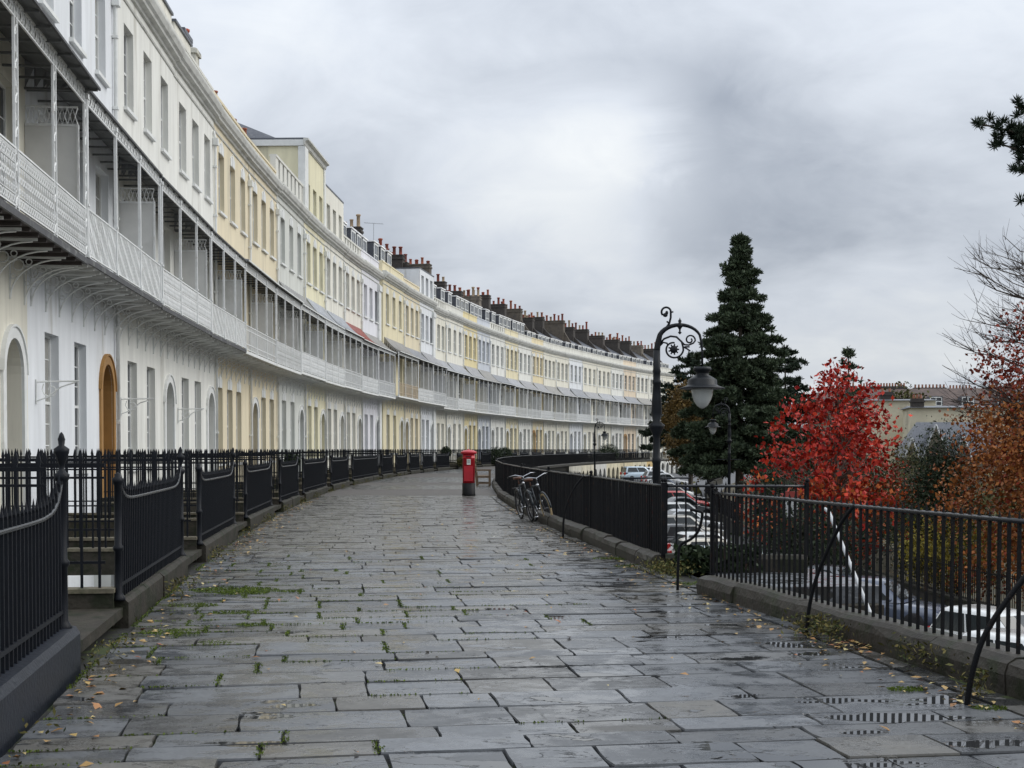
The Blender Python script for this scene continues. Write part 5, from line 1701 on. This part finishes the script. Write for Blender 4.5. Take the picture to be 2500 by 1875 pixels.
# copper beech filling the right edge: trunk outside the frame, boughs reaching in
rb = random.Random(21)
root = link('copper_beech', None, loc=(19.3, 43, ZR)); tag(root, 'copper beech with orange brown leaves and bare twigs filling the right edge', 'tree')
br = [([Vector((0, 0, 0)), Vector((.1, 0, 4)), Vector((-.1, .2, 9)), Vector((0, 0, 15))], .45, .08)]
cl, cr_, tw = [], [], []
for k in range(300):      # lower dense leaves
    a = rb.uniform(0, 2 * pi); rr_ = 5.6 * math.sqrt(rb.random()); z = rb.uniform(.8, 6.7)
    f_ = 1.0 - .12 * abs(z - 3.2) / 3
    cl.append(Vector((rr_ * f_ * math.cos(a), rr_ * f_ * math.sin(a), z)))
for k in range(26):
    c = cl[k * 8]; br.append((wander((0, 0, max(1, c.z * .8)), c, 5, .05, rb), .07, .012))
for k in range(70):
    a = rb.uniform(pi * .55, pi * 1.45); L_ = rb.uniform(3.4, 5.8); z0_ = rb.uniform(5.5, 11.5)
    tip = Vector((L_ * math.cos(a), L_ * math.sin(a) * .8, z0_ + rb.uniform(-.6, 1.8)))
    pts = wander((0, 0, z0_ - 1.0), tip, 6, .035, rb); br.append((pts, .05, .008))
    for q in range(9):
        t_ = rb.uniform(.45, 1); i0 = min(5, int(t_ * 6)); p = pts[i0]
        d = (tip - pts[0]).normalized() + Vector((rb.gauss(0, .4), rb.gauss(0, .4), rb.gauss(.3, .3)))
        e_ = p + d.normalized() * rb.uniform(.5, 1.3)
        tw.append((wander(p, e_, 3, .05, rb), .012, .004))
        for m2 in range(2):
            e2 = e_ + Vector((rb.gauss(0, .3), rb.gauss(0, .3), rb.uniform(.0, .5))); tw.append(([p.lerp(e_, .6), e2], .007, .003))
    if z0_ < 9.0 and k % 2 == 0:
        for q in range(4): cr_.append(pts[2 + q % 3] + Vector((rb.gauss(0, .25), rb.gauss(0, .25), rb.gauss(0, .18))))
for k in range(95):
    x_ = -.4 - 3.7 * rb.random() ** 1.4; cr_.append(Vector((x_, rb.uniform(-2.2, 1.5), rb.uniform(7.2, 8.6 + 2.4 * (1 + x_ / 5)))))
link('trunk', limb_mesh(br, M['bark'], 6), root)
link('twigs', limb_mesh(tw, M['twig'], 4), root)
crown('crown', root, cl, .42, 50000, .14, .10, M['beechleaf'], .25)
crown('crown', root, cl[::2], .40, 7000, .14, .10, M['beechred'], .25)
crown('crown', root, cr_, .30, 6500, .14, .10, M['beechred'], .25)

def needle_tree(name, label, loc, H, rbase, z0, nlev, seed, mat, leaf=.22, count=26000, group=None, clump=.45, powr=.85, droop=.12, bark=None):
    r_ = random.Random(seed); root = link(name, None, loc=loc); tag(root, label, 'tree', group)
    br = [([Vector((0, 0, 0)), Vector((.05, 0, H * .5)), Vector((0, 0, H * .99))], max(.12, H * .018), .03)]
    cs = []
    for k in range(nlev):
        t_ = (k + r_.random() * .6) / nlev; z = z0 + (H - z0) * t_
        rad = rbase * ((1 - t_) ** powr) * r_.uniform(.82, 1.12) + .10
        nbr = max(4, int(5 + 7 * (1 - t_)))
        for j in range(nbr):
            a = 2 * pi * (j + r_.random() * .8) / nbr + k * .7; L_ = rad * r_.uniform(.66, 1.14)
            tip = Vector((L_ * math.cos(a), L_ * math.sin(a), z - L_ * droop + .22 * L_ * r_.random()))
            br.append((wander((0, 0, z), tip, 3, .03, r_), .035, .01))
            m_ = max(2, int(L_ / (clump * .8)))
            for q in range(m_):
                u_ = .30 + .72 * (q + .5) / m_
                c = Vector((0, 0, z)).lerp(tip, u_) + Vector((r_.gauss(0, .10), r_.gauss(0, .10), r_.gauss(.05, .08)))
                cs.append(c)
    for q in range(4): cs.append(Vector((0, 0, H - .12 * q)))
    link('trunk', limb_mesh(br, bark or M['bark'], 5), root)
    n = count; C_ = np.array(cs); idx = rng.integers(0, len(C_), n)
    d = unit(n); p = C_[idx] + d * (clump * .62) * rng.uniform(.2, 1, (n, 1)) * np.array([1, 1, .62])
    # needle sprays point outward from their clump
    a = d + unit(n) * .5 + np.array([0, 0, .35]); a /= np.linalg.norm(a, axis=1, keepdims=True)
    b = np.cross(a, unit(n)); b /= np.linalg.norm(b, axis=1, keepdims=True) + 1e-9
    sz = rng.uniform(.7, 1.3, (n, 1))
    link('crown', quads_mesh('crown', p, a * leaf * .5 * sz, b * leaf * .15 * sz, mat, None), root)
    return root
needle_tree('conifer', 'tall dark pointed conifer rising above everything right of the lamp post', (14.9, 88, ZR - .2), 19.4, 4.8, 4.2, 30, 5, M['conifer'], .30, 200000, clump=.76, powr=.86, droop=.2)
needle_tree('pine_tree', 'dark pine half hiding the far end of the crescent', (16.6, 125, ZR), 14.2, 4.5, 6.0, 13, 8, M['pine'], .44, 34000, clump=.55, powr=.5)
needle_tree('pine_tree', 'dark pine behind the right flank of the tall conifer', (20.3, 100, ZR), 12.9, 3.4, 4.0, 14, 9, M['pine'], .38, 28000, clump=.55, powr=.45)
needle_tree('spruce', 'pointed dark spruce tip just behind the scarlet tree', (18.5, 74, ZR), 10.9, 2.6, 1.0, 16, 10, M['conifer'], .26, 12000, clump=.4, powr=.9, droop=.3)
broadleaf('birch_tree', 'ochre brown birch between the far houses and the tall conifer', 'tree', (15.0, 112, ZR), 12.0, 7.4, 2.3, 4.2, 130, 19000, .19, .14, M['ochre'], M['palebark'], 'round', .30, seed=6, trunk_r=.09)
broadleaf('yew_bush', 'large dark yew between the scarlet tree and the copper beech', 'bush', (16.9, 53, ZR), 6.4, 3.2, 2.6, 3.0, 150, 22000, .14, .05, M['yew'], M['bark'], 'cone', .42, seed=12)
broadleaf('yellow_shrub', 'yellow leaved shrub behind the garden railing', 'bush', (15.6, 47, ZR), 2.6, 1.7, 1.9, 1.2, 70, 6000, .10, .07, M['yellowleaf'], M['twig'], 'round', .28, seed=14, trunk_r=.04)
broadleaf('brown_shrub', 'brownish leafless shrub right of the scarlet tree', 'bush', (17.6, 60, ZR), 5.2, 3.4, 1.6, 2.0, 70, 4200, .12, .07, M['shrub'], M['twig'], 'round', .32, seed=15, trunk_r=.05)
broadleaf('dark_shrub', 'dark shrub under the tall conifer on its right side', 'bush', (15.6, 76, ZR), 4.6, 2.6, 2.3, 2.2, 100, 9000, .16, .08, M['yew'], M['bark'], 'round', .38, seed=16)
broadleaf('dark_shrub', 'low dark shrub between the parked cars, seen through the near railing', 'bush', (10.2, 47, ZR), 3.3, 1.7, 2.0, 1.6, 90, 8000, .14, .08, M['yew'], M['bark'], 'round', .36, seed=23)
broadleaf('laurel_bush', 'dark laurel bush behind the scarlet tree', 'bush', (17.2, 68, ZR), 5.0, 2.6, 3.0, 2.5, 110, 11000, .17, .08, M['yew'], M['bark'], 'round', .4, seed=18)
# bare tree right of the conifer
rt = random.Random(33); root = link('bare_tree', None, loc=(21.6, 104, ZR)); tag(root, 'small leafless tree right of the tall conifer', 'tree')
br = [([Vector((0, 0, 0)), Vector((0, 0, 4)), Vector((.2, 0, 7))], .14, .05)]
for k in range(46):
    a = rt.uniform(0, 2 * pi); z0_ = rt.uniform(3, 7); tip = Vector((2.2 * math.cos(a) * rt.uniform(.4, 1), 2.2 * math.sin(a), z0_ + rt.uniform(.8, 3.4)))
    pts = wander((0, 0, z0_), tip, 4, .06, rt); br.append((pts, .035, .012))
    for q in range(5):
        p = pts[2 + q % 3]; br.append(([p, p + Vector((rt.gauss(0, .5), rt.gauss(0, .5), rt.uniform(.2, 1)))], .014, .008))
link('trunk', limb_mesh(br, M['twig'], 4), root)
# scots pine standing outside the frame; one bough reaches in at the top right
rp = random.Random(44); root = link('scots_pine', None, loc=(15.6, 31, ZR)); tag(root, 'pine whose needled bough reaches in at the upper right edge', 'tree')
br = [([Vector((0, 0, 0)), Vector((.1, 0, 6)), Vector((0, .1, 12)), Vector((0, 0, 15.5))], .32, .06)]; cs = []
for k in range(24):
    z0_ = 10.6 + 4.6 * k / 24; a = rp.uniform(0, 2 * pi); L_ = rp.uniform(2.2, 3.4)
    tip = Vector((L_ * math.cos(a), L_ * math.sin(a), z0_ + rp.uniform(.2, .9))); br.append((wander((0, 0, z0_), tip, 4, .05, rp), .06, .02))
    for q in range(7): cs.append(Vector((0, 0, z0_)).lerp(tip, rp.uniform(.45, 1.02)) + Vector((rp.gauss(0, .22), rp.gauss(0, .22), rp.gauss(.08, .12))))
for tip, m_ in (((-5.15, -1.0, 12.6), 24), ((-4.75, -.9, 12.2), 20), ((-4.45, -.9, 11.65), 20), ((-4.3, -.6, 13.1), 16), ((-4.1, -.8, 10.95), 14), ((-4.6, -1.1, 12.45), 14)):
    tip = Vector(tip); s_ = Vector((0, 0, 11.2)); pts = wander(s_, tip, 5, .02, rp); br.append((pts, .07, .02))
    for q in range(m_): cs.append(s_.lerp(tip, .70 + .31 * q / m_) + Vector((rp.gauss(0, .10), rp.gauss(0, .12), rp.gauss(.06, .07))))
link('trunk', limb_mesh(br, M['bark'], 6), root)
n = 21000; C_ = np.array(cs); idx = rng.integers(0, len(C_), n); d = unit(n)
p_ = C_[idx] + d * .13 * rng.uniform(.2, 1, (n, 1)); a_ = d + np.array([0, 0, .4]); a_ /= np.linalg.norm(a_, axis=1, keepdims=True)
b_ = np.cross(a_, unit(n)); b_ /= np.linalg.norm(b_, axis=1, keepdims=True) + 1e-9
link('crown', quads_mesh('crown', p_, a_ * .09, b_ * .014, M['pine']), root)

# shrubs among the railings on the house side
for (s_, off, z, r, mt, lab) in ((45, 4.9, .55, .75, 'shrub', 'yellowish shrub spilling onto the pavement left of the pillar box'),
                                  (43, 3.6, 1.35, .45, 'yew', 'round clipped bush above the railings left of the pillar box'),
                                  (-17.5, 3.4, 1.2, .26, 'yew', 'narrow dark conifer in a pot above the railings by the beige house'),
                                  (64, 4.2, .9, .9, 'yew', 'dark bush in front of the railings right of the pillar box'),
                                  (70, 4.0, 1.0, .8, 'yew', 'second dark bush in front of the railings right of the pillar box'),
                                  (100, 9.6, 1.1, 1.3, 'yew', 'broad dark bush on the far terrace above the bicycles'),
                                  (150, 9.2, 1.4, 1.3, 'yew', 'round dark bush on the far terrace left of the lamp post'),
                                  (163, 9.4, 1.4, .55, 'redleaf', 'small reddish shrub on the far terrace right of the lamp post')):
    root = link('terrace_shrub', None, loc=P(s_, off, 0)); tag(root, lab, 'bush', 'shrubs on the terrace')
    st = MB(); st.tube([(0, 0, -.02), (0, 0, z)], .04, 5); link('stem', st.mesh('stem', M['bark']), root)
    n = int(2600 * r); p_ = unit(n) * rng.uniform(.45, 1.05, (n, 1)) * np.array([r, r, min(r, z) * 1.0]) + np.array([0, 0, z])
    a_, b_, f_ = leaf_axes(n, .13, .08); link('foliage', quads_mesh('foliage', p_, a_, b_, M[mt], f_), root)

# ------------------------------------------------------------------ far houses on the hillside
def far_house(name, label, loc, rotz, L, D, zw, zr, wallm, roofm, chim=(), dorm=(), gables=(), hip=0):
    root = link(name, None, loc=loc, rot=(0, 0, rotz)); tag(root, label, 'house', 'houses on the slope beyond the gardens')
    mb = MB(); mb.box(0, L, 0, D, -12, zw); link('wall', mb.mesh('wall', wallm), root)
    mb = MB(); mb.add([(-.3, -.4, zw), (L + .3, -.4, zw), (L + .3, D + .4, zw), (-.3, D + .4, zw), (hip, D / 2, zr), (L - hip, D / 2, zr)], [(0, 1, 5, 4), (1, 2, 5), (2, 3, 4, 5), (3, 0, 4), (0, 3, 2, 1)])
    link('roof', mb.mesh('roof', roofm), root)
    for (x, w, y, h_, n_) in chim:
        mb = MB(); mb.box(x, x + w, y, y + 1.0, zw, zr + h_); mb.box(x - .1, x + w + .1, y - .1, y + 1.1, zr + h_ - .4, zr + h_ - .2)
        c_ = link('chimney', mb.mesh('chimney', M['brickdark']), root)
        pt = MB()
        for k in range(n_):
            xx = x + .3 + (w - .6) * k / max(1, n_ - 1); pt.lathe([(.14, zr + h_), (.11, zr + h_ + .42), (.15, zr + h_ + .46)], 6, (xx, y + .5, 0))
        o_ = link('chimney_pots', pt.mesh('chimney_pots', M['pot']), c_, color=(.30, .13, .08)); o_['kind'] = 'stuff'
    for (x, z) in dorm:
        q = (z - zw) / max(.1, zr - zw) * (D / 2)
        d_ = MB(); d_.box(x - .9, x + .9, q - .9, q + 1.5, z - .2, z + 1.3); dd = link('dormer', d_.mesh('dormer', M['slate']), root)
        w_ = MB(); w_.box(x - .8, x + .8, q - .96, q - .902, z, z + 1.2); f_ = link('window', w_.mesh('window', M['sash']), dd)
        # panes are proud of the white frame
        g_ = MB()
        for sx in (-1, 1):
            for zz in (.1, .66): x0_, x1_ = sorted((x + sx * .06, x + sx * .68)); g_.box(x0_, x1_, q - .975, q - .961, z + zz, z + zz + .42)
        link('window', g_.mesh('window', M['glass']), dd)
    return root
rk = random.Random(5)
far_house('far_terrace', 'long dark roofed brick terrace on the skyline with rows of chimney pots', (43.5, 186, 0), math.radians(-8), 27, 10, 7.2, 10.1, M['farstone'], M['farbrick'],
          [(2.2, 1.8, 4.0, -.1, 3), (5.0, 6.5, 5.0, .35, 16), (12.5, 4.5, 5.4, .15, 9), (17.2, 3.2, 5, .0, 7), (22.5, 3.6, 5.0, .2, 7)], [(4.6, 7.7), (14.6, 7.5), (18.8, 7.5), (23.5, 7.5), (26, 7.5)])
far_house('far_cottage', 'cream walled house with a dark roof left of the long cream gable', (40.6, 150, 0), math.radians(-6), 6.5, 8, 7.0, 7.3, M['farcream'], M['slate'], [(1, 1.4, 3, .8, 2)])
far_house('far_gable_house', 'broad cream rendered house end with a chimney, above the slate gables', (41.6, 140, 0), math.radians(-10), 10.0, 8, 5.9, 6.2, M['farcream'], M['slate'], [(.1, 1.3, 1.0, .7, 3)])
far_house('far_house', 'dark roofed house glimpsed left of the scarlet tree top', (39, 172, 0), math.radians(-4), 8, 8, 6.6, 9.0, M['farstone'], M['farbrick'], [(4, 1.5, 3, .8, 3)])
gh = far_house('slate_gabled_house', 'stone house with slate roof and white edged pointed gables above the yew', (33.0, 112, 0), math.radians(-8), 7.5, 7, 1.0, 3.9, M['farstone'], M['slate'], [], hip=1.2)
for x, w, h_ in ((2.1, .95, 2.6), (4.3, .55, 1.7), (.2, .5, 1.5)):
    mb = MB(); mb.prism([(x - w, .9), (x + w, .9), (x, .9 + h_)], -.9, 2.0, 'y'); g_ = link('gable', mb.mesh('gable', M['farstone']), gh)
    mb = MB()
    for sx in (-1, 1): mb.tube([(x + sx * (w + .12), -.96, .75), (x, -.96, .9 + h_ + .12)], .08, 4)
    link('bargeboard', mb.mesh('bargeboard', M['whitepipe']), g_)
    mb = MB(); mb.box(x - w * .28, x + w * .28, -.95, -.905, .95, .95 + h_ * .42); link('window', mb.mesh('window', M['glass']), g_)
    mb = MB()
    for sx in (-1, 1): mb.prism([(x + sx * (w + .1), .85), (x, .95 + h_), (x, 1.03 + h_), (x + sx * (w + .18), .9)], -.92, 2.2, 'y')
    link('roof', mb.mesh('roof', M['slate']), g_)
# far bushes and woods that read as one mass
n = 26000
p_ = np.empty((n, 3)); p_[:, 0] = rng.uniform(16, 75, n); p_[:, 1] = rng.uniform(96, 135, n)
base = -3.2 + 1.7 * np.sin(p_[:, 0] * .55) + 1.3 * np.sin(p_[:, 0] * 1.3 + 1) + 1.0 * np.sin(p_[:, 1] * .6)
p_[:, 2] = base - np.abs(rng.normal(size=n)) * 2.6
a_, b_, f_ = leaf_axes(n, .62, .42)
tag(link('far_shrubbery', quads_mesh('far_shrubbery', p_, a_, b_, M['shrub'], f_)), kind='stuff')
fb = random.Random(8)
broadleaf('far_tree', 'olive green tree in front of the long skyline terrace', 'tree', (50.0, 172, -4), 13.2, 9.6, 2.6, 3.4, 60, 5000, .42, .3, M['shrub'], M['bark'], 'round', .6, seed=41)

# ------------------------------------------------------------------ small ground cover
# moss and grass standing in the joints, thick on the left, plus kerb weeds and fallen leaves
pts = []
for (s, o, d, w) in joints:
    q = P(s, o)
    if q.y < 5 or q.y > 26: continue
    left = max(0.0, min(1.0, (1.2 - q.x) / 4.5)); band_ = math.exp(-((q.y - 13.5) / 5.0) ** 2)
    pr_ = .015 + .62 * left * band_ + .12 * left * math.exp(-((q.y - 9) / 6) ** 2)
    if r_.random() < pr_:
        for k in range(int(60 * w * (.5 + left))): pts.append((s + r_.gauss(0, .012), o + r_.random() * w * r_.choice((.4, 1)), 0))
    if r_.random() < pr_ * 1.3:
        for k in range(int(110 * d)): pts.append((s + r_.random() * d, o + r_.gauss(0, .014), 0))
# green cushions
for (cx_, cy_, rr_, n_) in ((-3.15, 15.2, .34, 1700), (-3.0, 14.9, .2, 700), (-2.5, 15.05, .12, 260), (-3.3, 13.7, .2, 600), (-2.75, 13.1, .15, 350), (-2.35, 12.2, .12, 260), (-2.95, 11.7, .2, 600), (-2.45, 11.05, .1, 250), (2.63, 8.9, .09, 260), (2.95, 8.25, .08, 200), (2.2, 15.9, .2, 300), (1.9, 18.3, .35, 900), (1.55, 19.6, .25, 500)):
    for k in range(n_):
        a = r_.uniform(0, 2 * pi); q = rr_ * math.sqrt(r_.random()); x_, y_ = cx_ + q * 1.5 * math.cos(a), cy_ + q * math.sin(a)
        pts.append((None, x_, y_))
arr = np.array([list(P(s, o, 0)) if s is not None else [o, z, 0.0] for s, o, z in pts])
n = len(arr)
a_ = np.stack([rng.normal(0, .35, n), rng.normal(0, .35, n), np.ones(n)], 1) * rng.uniform(.003, .010, (n, 1))
b_ = unit(n) * .0085; b_[:, 2] *= .2
arr[:, 2] += .004
tag(link('joint_moss', quads_mesh('joint_moss', arr, a_, b_, M['grass'])), kind='stuff')
# weeds along both kerbs
L1 = []
for k in range(11000):
    s_ = r_.uniform(-60, 20); dens_ = .5 + .5 * math.sin(s_ * 1.9) * math.sin(s_ * .63 + 1)
    if r_.random() > dens_ ** 3: continue
    off_ = O_RAIL_L + .06 + abs(r_.gauss(0, .12)); q = P(s_, off_); L1.append((q.x, q.y, r_.uniform(.0, .17) * dens_))
for (X_, Y_, rr_, n_) in ((2.62, 11.4, .28, 520), (3.05, 9.9, .2, 260), (1.95, 17.1, .35, 700), (3.0, 8.7, .12, 120), (.55, 33, .3, 120)):
    for k in range(n_): L1.append((X_ + r_.gauss(0, rr_ * .45), Y_ + r_.gauss(0, rr_), r_.uniform(0, .16)))
arr = np.array(L1); n = len(arr); a_, b_, f_ = leaf_axes(n, .048, .018)
a_[:, 2] = np.abs(a_[:, 2])
tag(link('kerb_weeds', quads_mesh('kerb_weeds', arr + np.array([0, 0, .02]), a_, b_, M['weed'], f_)), kind='stuff')
# ivy on the landing wall
n = 1500; q = np.array([list(P(sC - .28 - abs(r_.gauss(0, .14)), 10.5 + 1.1 * r_.random(), r_.uniform(.02, .34))) for _ in range(n)])
a_, b_, f_ = leaf_axes(n, .085, .06); tag(link('landing_ivy', quads_mesh('landing_ivy', q, a_, b_, M['yew'], f_)), kind='stuff')
# fallen leaves, lying nearly flat
LF = []
for k in range(420): 
    s_ = r_.uniform(-58, -20); LF.append(tuple(P(s_, O_RAIL_L + .12 + abs(r_.gauss(0, .22)), .008)))
for k in range(150):
    s_ = r_.uniform(-57, -30); LF.append(tuple(P(s_, r_.uniform(4.5, 10), .008)))
for k in range(260):
    s_ = r_.uniform(-57, -36); LF.append(tuple(P(s_, O_RAIL_R - .28 - abs(r_.gauss(0, .3)), .008)))
for k in range(220): LF.append((r_.gauss(.15, .25), r_.uniform(33, 45), .008))
for k in range(60): LF.append((2.75 + r_.gauss(0, .12), 10.9 + r_.gauss(0, .25), .012))
arr = np.array(LF); n = len(arr)
th = rng.uniform(0, 2 * pi, n); sz = rng.uniform(.014, .042, (n, 1))
a_ = np.stack([np.cos(th), np.sin(th), rng.normal(0, .18, n)], 1) * sz; b_ = np.stack([-np.sin(th), np.cos(th), rng.normal(0, .18, n)], 1) * sz * .62
fold_ = np.zeros((n, 3)); fold_[:, 2] = .007
h_ = n // 2; perm = rng.permutation(n)
for nm, ix, mt in (('fallen_leaves', perm[:h_], 'litter'), ('fallen_yellow_leaves', perm[h_:], 'litterpale')):
    tag(link(nm, quads_mesh(nm, arr[ix], a_[ix], b_[ix], M[mt], fold_[ix])), kind='stuff')
